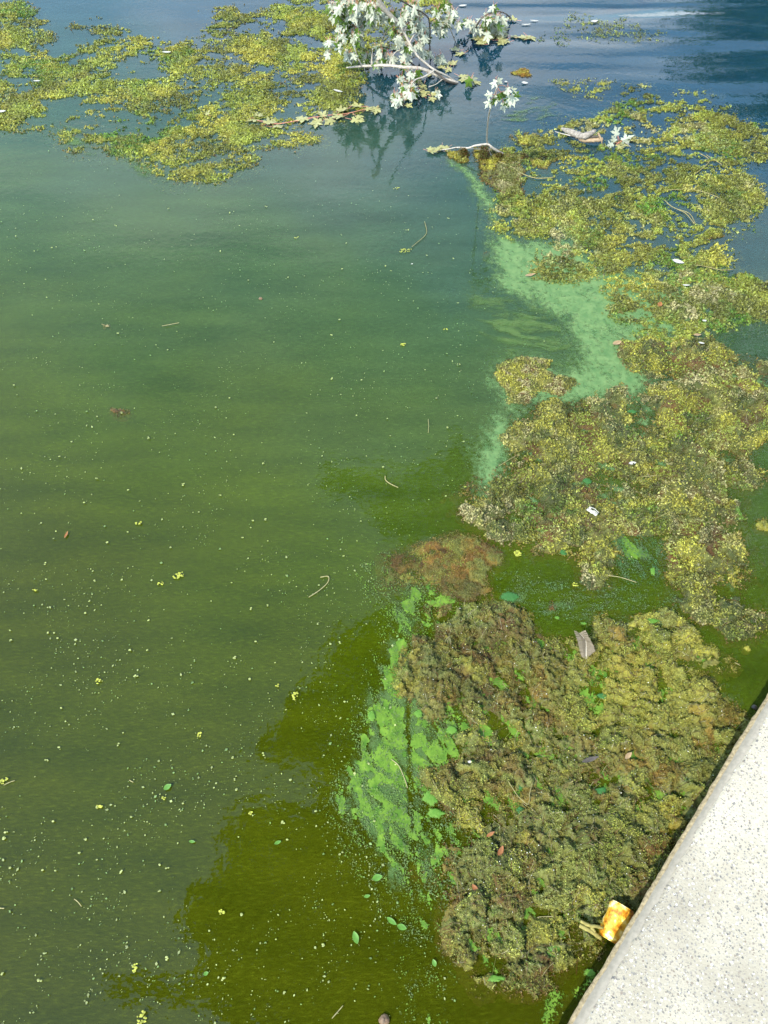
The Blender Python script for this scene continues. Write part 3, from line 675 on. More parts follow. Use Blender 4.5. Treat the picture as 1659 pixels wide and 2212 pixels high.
patch('orange-brown weed ball in the dark channel', W and (1190, 1312), 14, 0.016, 72, [('orange', 0.2), ('brown', 0.3)], 1500, (0.003, 0.006), base=0.004)
patch('olive weed patch with bright green rim at the right edge of the dark channel', Z5(1640, 460), 22, 0.025, 73, YL, 2500, (0.004, 0.008))
patch('small yellow duckweed drift below the right weed tongue', Z5(1560, 1060), 12, 0.010, 74, [('yellow', 0.4), ('lime', 0.1)], 300, (0.003, 0.006), base=0.0, lump=0.004)
patch('brown sunken clump floating alone in the open green water at left', (258, 892), 26, 0.022, 75, [('brown', 0.2), ('dark', 0.2), ('grey', -0.1)], 1800, (0.003, 0.008), base=0.003, sub=0.02)
patch('small tan and brown clump in open water above the lone brown clump', (230, 706), 11, 0.008, 76, [('brown', 0.2), ('tan', 0.3)], 500, (0.003, 0.007), base=0.003)
patch('dark scrap of sunken weed at the left edge of the milky scum', Z4(275, 245), 9, 0.012, 77, [('brown', 0.2), ('dark', 0.3)], 300, (0.004, 0.008), base=0.001)

# ------------------------------------------------------------------ scum films
FILM_N = [0]
def film(name, label, poly, res, mat, seed, edge=0.08, warp=0.05, flow=0.0, stretch=4.0, gain=0.55, bias=0.5, z=0.0014, fscale=6.0, extra=None, holes=()):
    poly = np.asarray(poly); lo = poly.min(0) - 0.15; hi = poly.max(0) + 0.15
    X, Y = np.meshgrid(np.arange(lo[0], hi[0], res), np.arange(lo[1], hi[1], res)); x, y = X.ravel(), Y.ravel()
    wx = x + warp * fbm(x * 5 + seed, y * 5, 4); wy = y + warp * fbm(x * 5, y * 5 - seed, 4)
    sd = sd_poly(wx, wy, poly)
    ca, sa = math.cos(flow), math.sin(flow)
    dxw = x + 0.06 * fbm(x * 4 + seed, y * 4, 3); dyw = y + 0.06 * fbm(x * 4 - seed, y * 4 + 3, 3)
    fx, fy = (ca * dxw + sa * dyw) / stretch, (-sa * dxw + ca * dyw)
    st = fbm(fx * fscale * 4 + seed, fy * fscale * 4, 5, 0.55)
    d = np.clip(sd / edge, -1, 1) * 0.5 + bias - 0.5 + gain * st
    d = np.minimum(d, np.clip(sd / edge * 0.9 + 0.35, -1, 2))
    if extra is not None: d = extra(x, y, d)
    keep = (d > -0.35).reshape(X.shape)
    used, F = grid_faces(keep); u = used.ravel()
    FILM_N[0] += 1
    zz = np.full(u.sum(), z + FILM_N[0] * 0.00013)      # never two films in one plane
    me = np_mesh(name, np.stack([x[u], y[u], zz], 1), F, mat, extra=np.clip(d[u], -0.5, 1.2))
    return link(name, me, None, kind='stuff', label=label, category='scum')

cy_poly = Wn([(955, 345), (1000, 352), (1035, 372), (1060, 405)] + mp(Z4, [(330, -20), (310, 60), (330, 140), (450, 185), (700, 160), (900, 330), (1300, 420), (1350, 560), (1150, 720), (1120, 860), (1080, 960), (800, 990), (560, 1010), (440, 1000), (420, 1060), (400, 1160), (395, 1300),
    (330, 1400), (240, 1480), (180, 1420), (200, 1300), (190, 1200), (270, 1100), (330, 1030), (290, 960), (255, 900), (270, 820), (330, 760), (430, 740), (520, 740), (620, 800), (700, 790), (690, 680), (640, 590), (540, 540), (420, 470), (320, 430),
    (270, 360), (265, 250), (270, 150), (255, 60), (225, -20)]) + [(1005, 395), (985, 370)])
film('scum_film', 'milky turquoise-green scum ribbon curving between open water and right weed', cy_poly, 0.006, M['film_cyan'], 3, 0.07, 0.05, 1.9, 4.0, 0.42, 0.72)
cy2 = Wn(mp(Z4, [(190, 420), (320, 420), (430, 460), (560, 540), (660, 600), (720, 690), (700, 820), (600, 840), (500, 750), (380, 760), (300, 700), (220, 560)]))
film('scum_film', 'thin streaky scum inside the bend of the milky ribbon', cy2, 0.005, M['film_thin'], 5, 0.12, 0.06, 2.9, 4.0, 0.9, 0.60, z=0.0020)
gr_poly = Wn(mp(Z6, [(250, 20), (330, 0), (400, 20), (370, 90), (320, 160), (340, 250), (300, 340), (330, 430), (400, 500), (500, 540), (500, 620), (440, 660), (450, 760), (440, 860), (380, 940), (350, 1059)]) +
    mp(Z7, [(350, 120), (460, 110), (430, 220), (520, 310), (380, 400), (420, 480), (330, 470), (280, 380), (200, 300), (90, 260), (30, 200)]) + mp(Z6, [(10, 800), (60, 690), (110, 560), (170, 440), (200, 320), (230, 200), (240, 100)]))
lineA, lineB = W(880, 1490), W(897, 2000)
def lane(x, y, d):
    # a straight dark line, put in as a gap in the scum film
    ex, ey = lineB.x - lineA.x, lineB.y - lineA.y
    t = np.clip(((x - lineA.x) * ex + (y - lineA.y) * ey) / (ex * ex + ey * ey), 0, 1)
    q = np.hypot(x - lineA.x - ex * t, y - lineA.y - ey * t)
    return d - 0.7 * np.exp(-(q / 0.008) ** 2)
film('scum_film', 'bright green broken scum streaks along the left side of the near mat', gr_poly, 0.0035, M['film_green'], 8, 0.05, 0.05, 2.05, 2.4, 1.7, 0.52, extra=lane, fscale=9)
low_poly = Wn(mp(Z7, [(20, 120), (330, 180), (460, 300), (400, 420), (420, 560), (400, 760), (420, 960), (350, 1000), (320, 760), (250, 520), (120, 330)]))
film('scum_film', 'broken green scum flakes trailing down from the bright streaks', low_poly, 0.0035, M['film_green'], 18, 0.05, 0.05, 1.9, 2.4, 1.6, 0.08, fscale=10)
film('scum_film', 'thin grey-green veil trailing down from the bright streaks', low_poly, 0.005, M['film_thin'], 20, 0.06, 0.05, 1.9, 3.0, 1.3, 0.22, z=0.0009)
film('scum_film', 'pale grey-green scum haze around the bright green streaks', gr_poly, 0.005, M['film_thin'], 9, 0.05, 0.06, 2.05, 3.0, 1.0, 0.62, z=0.0009, extra=lane)
film('scum_film', 'dark green scum veil in the notch of the middle mat', Wn(mp(Z5, [(870, 460), (980, 480), (1060, 560), (1150, 570), (1130, 650), (1110, 730), (1080, 700), (1000, 740), (920, 690), (890, 590), (840, 510)])), 0.004, M['film_green'], 12, 0.05, 0.03, 2.2, 3.0, 0.7, 0.42)
film('scum_film', 'green scum drift across the dark channel above the feather', Wn(mp(Z5, [(300, 790), (420, 780), (520, 830), (700, 860), (860, 890), (820, 930), (640, 910), (480, 870), (360, 850)])), 0.004, M['film_thin'], 14, 0.04, 0.05, 0.1, 3.0, 1.2, 0.55)
film('scum_film', 'green scum smear at the foot of the brown clump', Wn(mp(Z5, [(-80, 790), (0, 800), (100, 800), (150, 840), (60, 880), (20, 900), (-60, 860)]) ), 0.004, M['film_green'], 15, 0.03, 0.02, 0.4, 2.0, 0.6, 0.5)
film('scum_film', 'green scum pool against the wall at the bottom edge', Wn(mp(Z7, [(830, 870), (900, 860), (960, 840), (1040, 740), (1060, 760), (960, 900), (880, 1010), (800, 1060), (780, 980)])), 0.004, M['film_green'], 17, 0.04, 0.03, 0.9, 2.0, 0.5, 0.55)
film('scum_film', 'pale scum wisps under the left weed field edge', Wn(mp(Z1, [(240, 520), (330, 560), (520, 640), (640, 680), (760, 760), (730, 800), (600, 740), (420, 680), (260, 620)])), 0.010, M['film_thin'], 19, 0.10, 0.08, -0.3, 4.0, 1.0, 0.60)
film('scum_film', 'pale submerged wisps near the upright twig', Wn(mp(Z3, [(200, 560), (420, 560), (520, 640), (400, 720), (200, 800), (60, 760), (120, 640)])), 0.010, M['film_thin'], 21, 0.14, 0.08, 0.2, 4.0, 1.1, 0.45)

film('scum_film', 'vivid green film showing in the wet gaps of the near mat', near_poly, 0.0035, M['film_green'], 28, 0.06, 0.04, 2.05, 2.0, 1.5, 0.22, z=0.0002, fscale=8)
film('scum_film', 'milky green film showing in the wet gaps of the middle mat', mid_poly, 0.005, M['film_cyan'], 30, 0.08, 0.04, 2.3, 2.0, 1.4, 0.10, z=0.0002, fscale=6)
def crumbs(label, poly, n, cols, size, seed, spread=0.05, thr=0.0, stretch=1.0, ang=2.05):
    poly = np.asarray(poly); lo, hi = poly.min(0) - spread, poly.max(0) + spread
    x = rng.uniform(lo[0], hi[0], n * 4); y = rng.uniform(lo[1], hi[1], n * 4)
    sd = sd_poly(x, y, poly)
    fx, fy = (math.cos(ang) * x + math.sin(ang) * y) / 3.0, -math.sin(ang) * x + math.cos(ang) * y
    k = (rng.random(len(x)) < sstep(-spread, spread * .6, sd)) & (fbm(fx * 40 + seed, fy * 40, 4, .6) + rng.normal(0, .10, len(x)) > thr)
    x, y = x[k][:n], y[k][:n]
    w = sstep(-.15, .25, fbm(x * 25 + seed, y * 25, 3))[:, None]
    c = (np.array(cols[0]) * w + np.array(cols[1]) * (1 - w)) * rng.uniform(.7, 1.3, len(x))[:, None]
    s = size[0] + (size[1] - size[0]) * rng.random(len(x)) ** 2.2
    me = leaflets('scum_crumbs', x, y, 0.0046 + rng.uniform(0, .0012, len(x)), s, c, M['fleck'], .15, 1.4, bend=.1)
    link('scum_crumbs', me, None, kind='stuff', label=label, category='scum')
GC = ((.095, .17, .024), (.075, .115, .035))
crumbs('fine green scum crumbs strewn around the bright streaks', gr_poly, 12000, GC, (.0014, .006), 3, 0.07, 0.02)
crumbs('loose green crumbs trailing below the bright streaks', Wn(mp(Z7, [(20, 150), (330, 200), (420, 380), (430, 560), (400, 900), (330, 960), (300, 700), (180, 480), (60, 330)])), 5000, GC, (.0012, .0045), 4, 0.06, 0.06)
crumbs('fine crumbs drifting in the dark channel', Wn(mp(Z5, [(330, 700), (560, 740), (900, 780), (1200, 820), (1230, 900), (1100, 960), (800, 930), (560, 900), (380, 860)])), 3500, ((.075, .13, .05), (.07, .10, .04)), (.0015, .005), 5, 0.03, 0.02, ang=.1)
crumbs('crumbs of scum at the mouth of the notch', Wn(mp(Z5, [(880, 470), (1010, 520), (1150, 570), (1120, 720), (980, 740), (890, 640)])), 3000, ((.05, .12, .04), (.06, .10, .04)), (.0015, .005), 6, 0.03, 0.0)
crumbs('pale crumbs along the outer rim of the milky ribbon', cy_poly, 7000, ((.08, .16, .06), (.07, .13, .05)), (.002, .006), 7, 0.10, 0.08, ang=1.2)
crumbs('green crumbs between the brown clump and the streaks', Wn([(770, 1230), (835, 1200), (850, 1280), (940, 1290), (930, 1330), (840, 1340), (790, 1290)]), 1500, GC, (.0015, .006), 8, 0.03, 0.0)
# scum discs and torn sheets lying among the near mat
def shape_film(name, label, pts, mat, z=0.004, group=None, cat='scum patch', dome=0.002):
    P2 = Wn(pts, z); c = P2.mean(0)
    # refine outline
    q = []
    for i in range(len(P2)):
        a, b = P2[i], P2[(i + 1) % len(P2)]
        for t in (0, 0.34, 0.67):
            p = a * (1 - t) + b * t; q.append(p + rng.normal(0, 0.0010, 2))
    q = np.array(q); n = len(q)
    mid = c + (q - c) * 0.55
    V = [(p[0], p[1], z) for p in q] + [(p[0], p[1], z + dome * (0.6 + 0.5 * rng.random())) for p in mid] + [(c[0], c[1], z + dome)]
    F = [(i, (i + 1) % n, n + (i + 1) % n, n + i) for i in range(n)]
    tri = [(a_, b_, c_) for a_, b_, c_, d_ in F] + [(a_, c_, d_) for a_, b_, c_, d_ in F] + [(n + i, n + (i + 1) % n, 2 * n) for i in range(n)]
    me = np_mesh(name, V, tri, mat, extra=[0.0] * n + [0.62] * n + [1.0])
    cc = (c[0], c[1], z); shift(me, cc)
    o = link(name, me, None, label=label, category=cat); o.location = cc
    if group: o['group'] = group
    return o
def blob_pts(fn, cx, cy, rx, ry, seed, n=11):
    r = random.Random(seed)
    return [fn(cx + rx * math.cos(t * 2 * math.pi / n) * r.uniform(.72, 1.2), cy + ry * math.sin(t * 2 * math.pi / n) * r.uniform(.72, 1.2)) for t in range(n)]
M['sheet'] = m_film('scum_sheet', (0.055, 0.145, 0.018), (0.110, 0.195, 0.030), 150, 0.10, 0.45, 0.45)
M['sheet2'] = m_film('scum_sheet_deep', (0.026, 0.090, 0.022), (0.040, 0.115, 0.030), 150, 0.10, 0.45, 0.45)
ZR = region(1850, 3000, 2350)
G = 'torn scum sheets among the near mat'
for lab, fn, cx, cy, rx, ry, s, mt in [
    ('round green scum disc at the left rim of the near mat, upper of two', Z7, 380, 140, 38, 34, 1, 'sheet'), ('ragged green scum disc just below the round disc', Z7, 400, 195, 42, 24, 2, 'sheet'),
    ('bright green scum lump at the upper left rim of the near mat', ZS, 990, 370, 70, 75, 3, 'sheet'), ('broad bright green scum lobe on the near mat edge', ZS, 1420, 580, 110, 70, 4, 'sheet'),
    ('forked yellow-green scum scrap at the outer left of the streaks', ZS, 370, 390, 60, 95, 5, 'sheet'), ('deep green torn sheet in the centre of the near mat, upper', ZR, 655, 310, 62, 75, 6, 'sheet2'),
    ('deep green torn sheet in the centre of the near mat, middle', ZR, 660, 640, 90, 60, 7, 'sheet2'), ('small deep green torn sheet at lower left of the centre', ZR, 510, 1090, 65, 60, 8, 'sheet2'),
    ('deep green sheet in the dark pocket near the wall side', Z6, 1025, 785, 30, 20, 9, 'sheet2'), ('green sheet in the dark slit of the yellow shoulder', Z6, 1030, 425, 24, 14, 10, 'sheet2'),
    ('green sheet under the weed at the top left corner', ZR, 40, 40, 70, 70, 11, 'sheet'), ('lime scum flake left of the feather in the channel', ZF, 310, 440, 45, 26, 12, 'sheet'),
    ('lime scum flake above the feather', ZF, 655, 515, 50, 22, 13, 'sheet'), ('bright green patch right of the feather', ZF, 1150, 590, 60, 60, 14, 'sheet'),
    ('bright green rim patch at the upper right of the near mat', ZF, 1540, 480, 110, 50, 15, 'sheet'), ('green flake in the hole of the middle mat', Z5, 768, 245, 30, 18, 16, 'sheet2'),
    ('green flake by the yellow duckweed ball', Z5, 648, 598, 24, 18, 17, 'sheet2'), ('slim green flake in the notch of the middle mat', Z5, 1092, 690, 16, 30, 18, 'sheet'),
    ('pale teal film in the upper hole of the middle mat', Z4, 985, 1028, 32, 12, 19, 'sheet2'), ('green scum raft at the lower end of the near mat', Z7, 620, 820, 50, 16, 20, 'sheet'),
    ('green scum raft below the can', Z7, 845, 715, 38, 30, 21, 'sheet'), ('small scum scrap at the wall below the can', Z7, 985, 800, 26, 22, 22, 'sheet'),
    ('green scum mat fragment beside the wall, left of the can foot', Z7, 760, 790, 36, 14, 23, 'sheet'), ('pale green scum island in the channel left of the feather', Z5, 385, 815, 60, 28, 24, 'sheet2')]:
    shape_film('scum_sheet', lab, blob_pts(fn, cx, cy, rx, ry, s), M[mt], (0.0070 if s < 12 else 0.0050) + s * 0.00005, G)

# ------------------------------------------------------------------ flecks over the open water
def flecks():
    n = 30000
    px = rng.uniform(-120, 1750, n); py = rng.uniform(300, 2260, n)
    pts = np.array([W(a, b)[:2] for a, b in zip(px, py)]); x, y = pts[:, 0], pts[:, 1]
    ok = (fbm(x * 4, y * 4, 3) + 0.8 * fbm((x * .85 - y * .5) * 26, (x * .5 + y * .85) * 8, 3) + rng.normal(0, 0.2, n)) > 0.10
    t = sd_poly(x, y, Wn([(-400, 300), (1200, 300), (1040, 700), (1000, 1100), (800, 1600), (860, 2300), (-400, 2300)]))
    ok &= (t > 0) | (rng.random(n) < 0.35)
    x, y = x[ok], y[ok]
    sz = 0.0009 + 0.0011 * rng.gamma(0.9, 1.0, len(x)); sz = np.minimum(sz, 0.007)
    c = np.where(rng.random(len(x))[:, None] < 0.6, np.array((0.24, 0.27, 0.11)), np.array((0.13, 0.20, 0.07))) * rng.uniform(0.6, 1.3, len(x))[:, None]
    me = leaflets('pond_flecks', x, y, np.full(len(x), 0.0046) , sz * 1.5, c, M['fleck'], 0.12, 1.5, bend=0.05)
    link('pond_flecks', me, None, kind='stuff', label='countless tiny pale flecks floating over the open green water', category='flecks')
flecks()

# duckweed clumps
def frond_clump(name, label, px, py, n, rad, elong, ang, col=(0.34, 0.35, 0.05), group='duckweed clumps on the open water', fr=0.0024):
    q = W(px, py, 0.0048); V, F = [], []
    r = random.Random(int(px * 7 + py))
    for i in range(n):
        a = r.uniform(0, 6.283); d = rad * math.sqrt(r.random())
        ex, ey = d * math.cos(a) * elong, d * math.sin(a)
        cx, cy = ex * math.cos(ang) - ey * math.sin(ang), ex * math.sin(ang) + ey * math.cos(ang)
        R0 = fr * r.uniform(0.7, 1.25); o = r.uniform(0, 6); tx, ty = r.uniform(-.15, .15), r.uniform(-.15, .15); z0 = r.uniform(0, 0.002)
        b = len(V)
        for k in range(7):
            t = o + k * 6.283 / 7; ux, uy = R0 * math.cos(t) * 1.15, R0 * math.sin(t) * 0.85
            V.append((cx + ux, cy + uy, z0 + ux * tx + uy * ty))
        V.append((cx, cy, z0 + 0.0006))
        F += [(b + k, b + (k + 1) % 7, b + 7) for k in range(7)]
    f = np.array(F); vv = np.array(V)
    cc = np.repeat(np.array(col)[None] * np.random.default_rng(int(px)).uniform(0.6, 1.25, (n, 1)), 8, 0)
    me = np_mesh(name, vv, f, M['fleck'], cc, smooth=False)
    o = link(name, me, None, label=label, category='duckweed'); o.location = q
    if group: o['group'] = group
    return o
for lab, px, py, n, rad, el, ang in [
    ('bright yellow duckweed ball below the middle mat, above the dark channel', 1118, 1196, 60, 0.011, 1.0, 0), ('yellow duckweed clump in open water left of the milky scum', 871, 743, 26, 0.009, 1.2, 0),
    ('small duckweed fleck nearest above-right of the yellow clump', 962, 711, 8, 0.006, 1.3, 0), ('slanting yellow duckweed raft in the centre left of the open water', 386, 1243, 34, 0.010, 2.0, 0.5),
    ('upright yellow duckweed clump in the lower centre water', 638, 1503, 22, 0.008, 1.6, 1.5), ('duckweed clump touching the left edge, lower half', 8, 1685, 16, 0.009, 1.2, 0.4),
    ('duckweed tuft at the bottom edge left of centre', 305, 2198, 26, 0.010, 2.0, 1.9), ('duckweed pair below the slanting raft', 345, 1260, 9, 0.006, 2.0, 0), ('pale duckweed clump in the lower left water', 214, 1471, 11, 0.008, 1.3, 0.2),
    ('duckweed specks right of the pale lower left clump', 300, 1130, 9, 0.006, 2.2, 0.0), ('duckweed fleck near the top of the open water', 856, 407, 8, 0.010, 1.5, 0.2), ('duckweed dot above the centre of the open water', 640, 513, 6, 0.007, 1.3, 0),
    ('duckweed clump in the lower water left of the green leaf', 430, 1587, 10, 0.006, 1.4, 0.8), ('duckweed fleck left of the small green leaf', 215, 1742, 9, 0.006, 1.2, 0.3), ('duckweed fleck below the small green leaf', 355, 1723, 6, 0.005, 1.5, 0),
    ('duckweed fleck in the olive water at lower centre', 540, 1757, 7, 0.005, 1.2, 1.4), ('duckweed clump in the bottom left water', 293, 2090, 12, 0.007, 1.3, 1.2), ('duckweed fleck in the bottom centre water', 480, 1968, 10, 0.006, 1.4, 1.0),
    ('duckweed cluster beside the right scum lane', 600, 1480, 6, 0.005, 1.3, .4), ('duckweed fleck far left in mid water', 75, 1275, 6, 0.005, 1.4, .1), ('yellow duckweed leaf pair in the dark channel', 1243, 1263, 9, 0.006, 1.8, 0.1)]:
    frond_clump('duckweed_clump', lab, px, py, n, rad, el, ang)
n_dw = 0
_r = random.Random(5)
while n_dw < 130:
    px, py = _r.uniform(5, 1050), _r.uniform(420, 2205)
    if px > 1000 - max(0, py - 1000) * 0.22: continue
    _w = W(px, py)
    if float(fbm(np.array([_w.x * 6]), np.array([_w.y * 6 + 2]), 3)[0]) < _r.uniform(-.25, .15): continue
    frond_clump('duckweed_fleck', 'tiny pale duckweed fleck drifting on the open green water', px, py, _r.randint(1, 4), _r.uniform(0.001, 0.004), _r.uniform(1, 2), _r.uniform(0, 3),
                (0.28, 0.31, 0.11), 'tiny duckweed flecks on the open water')
    n_dw += 1

# ------------------------------------------------------------------ maple leaves
def maple_outline(v=0):
    r = random.Random(v)
    half = [(0.0, 0.0), (0.06, 0.015), (0.22, -0.09), (0.20, 0.02), (0.34, 0.06), (0.26, 0.14), (0.14, 0.25), (0.30, 0.30), (0.40, 0.44), (0.52, 0.62), (0.34, 0.60), (0.26, 0.62), (0.18, 0.52), (0.10, 0.42),
            (0.11, 0.58), (0.20, 0.70), (0.12, 0.74), (0.06, 0.86), (0.0, 1.04)]
    R_ = [(x * (1 + r.uniform(-.12, .12)), y + r.uniform(-.025, .025)) for x, y in half]
    L_ = [(-x * (1 + r.uniform(-.12, .12)), y + r.uniform(-.025, .025)) for x, y in half[1:-1]][::-1]
    return R_ + L_
def leaf_mesh(v, fold, droop, top, under, nm='leaf'):
    from mathutils.geometry import delaunay_2d_cdt
    ol = maple_outline(v); n = len(ol)
    inner = [(0, 0.12), (0, 0.25), (0, 0.4), (0, 0.55), (0, 0.75), (0.14, 0.36), (-0.14, 0.36), (0.27, 0.47), (-0.27, 0.47), (0.13, 0.09), (-0.13, 0.09)]
    vs_, es, fs, *_ = delaunay_2d_cdt([Vector(p) for p in ol + inner], [], [list(range(n))], 1, 1e-6)
    r = random.Random(v + 40)
    k1, k2 = r.uniform(-.15, .25), r.uniform(0, 6)
    def zf(x, y): return fold * abs(x) - droop * y * y + 0.05 * math.sin(9 * y + k2) * x + k1 * x * y
    V = [(p.x, p.y, zf(p.x, p.y)) for p in vs_]
    nv = len(V); V2 = [(x, y, z - 0.012) for x, y, z in V]
    me = bpy.data.meshes.new(nm)
    F1 = [tuple(f) for f in fs]; F2 = [tuple(i + nv for i in reversed(f)) for f in fs]
    stalk = [(0.0, 0.0, -0.004), (0.0, -0.25, 0.02), (0.02, -0.5, 0.09)]
    V3, F3 = [], []
    for i, p in enumerate(stalk):
        for k in range(4):
            t = k * math.pi / 2; V3.append((p[0] + 0.016 * math.cos(t), p[1], p[2] + 0.016 * math.sin(t)))
    b = 2 * nv
    for i in range(2):
        for k in range(4): F3.append((b + i * 4 + k, b + i * 4 + (k + 1) % 4, b + i * 4 + 4 + (k + 1) % 4, b + i * 4 + 4 + k))
    me.from_pydata(V + V2 + V3, [], F1 + F2 + F3)
    for m_ in (top, under, M['petiole']): me.materials.append(m_)
    mi = [0] * len(F1) + [1] * len(F2) + [2] * len(F3)
    me.polygons.foreach_set('material_index', mi)
    # outward winding check
    me.update()
    if me.polygons[0].normal.z < 0: me.flip_normals()
    return me
LEAF = [leaf_mesh(v, f, d, M['leaf_top'], M['leaf_under']) for v, f, d in [(0, .18, .12), (1, .3, .25), (2, -.1, .2), (3, .4, .1), (4, .05, .35), (5, .55, .3), (6, .9, .4), (7, .8, .6), (8, -.5, .5)]]
LEAFY = [leaf_mesh(v, f, d, M['leaf_yellow'], M['leaf_yellow']) for v, f, d in [(7, .1, .08), (8, -.08, .12), (9, .25, .05)]]
camv = Vector((0, 0, CAM_H))
def basis(tip, normal):
    y = tip.normalized(); z = (normal - y * normal.dot(y)).normalized(); x = y.cross(z)
    return Matrix((x, y, z)).transposed().to_4x4()
def put_leaf(root, pos, size, tip, normal, meshes=LEAF, rr=random):
    o = bpy.data.objects.new('leaf', rr.choice(meshes)); C.objects.link(o)
    o.parent = root
    o.matrix_local = Matrix.Translation(pos - root.location) @ basis(tip, normal) @ Matrix.Diagonal((size, size, size, 1))
    return o
def rv(rr, s): return Vector((rr.gauss(0, s), rr.gauss(0, s), rr.gauss(0, s)))
def cluster(root, fn, x, y, z, n, spread, rr, size=(0.030, 0.060), green=0.25, hang=1.0):
    for i in range(int(n * 1.7 + .5)):
        px, py = fn(x + rr.gauss(0, spread * .6), y + rr.gauss(0, spread * .55))
        p = W(px, py, max(0.012, zc(z) + rr.gauss(0, 0.015)))
        tip = Vector((rr.gauss(0, .55), rr.gauss(-.25, .45), -0.9 * hang))
        tc = (camv - p).normalized()
        nrm = -(tc * 0.8 + Vector((-0.1, -0.6, 0.5)) + rv(rr, .65))
        if rr.random() < green: nrm = -nrm
        put_leaf(root, p, rr.uniform(*size), tip, nrm, LEAF, rr)
def flat_leaf(root, fn, x, y, rr, size=(0.045, 0.07), z=0.005, meshes=None, up=True):
    px, py = fn(x, y); p = W(px, py, z + rr.uniform(0, .004))
    a = rr.uniform(0, 6.283)
    put_leaf(root, p, rr.uniform(*size), Vector((math.cos(a), math.sin(a), rr.uniform(-.05, .12))), Vector((rr.gauss(0, .12), rr.gauss(0, .12), 1 if up else -1)), meshes or LEAFY, rr)
def zc(z): return z if z < .15 else .15 + (z - .15) * .45
def stem(root, fn, pts, rad, mat='bark', name='twig', sides=7, seed=1):
    P = [W(*fn(x, y), zc(z) if fn in (ZA, ZB) else z) for x, y, z in pts]
    me = tube(P, rad, M[mat], name, sides, 0.10, seed); shift(me, root.location)
    return link(name, me, root)

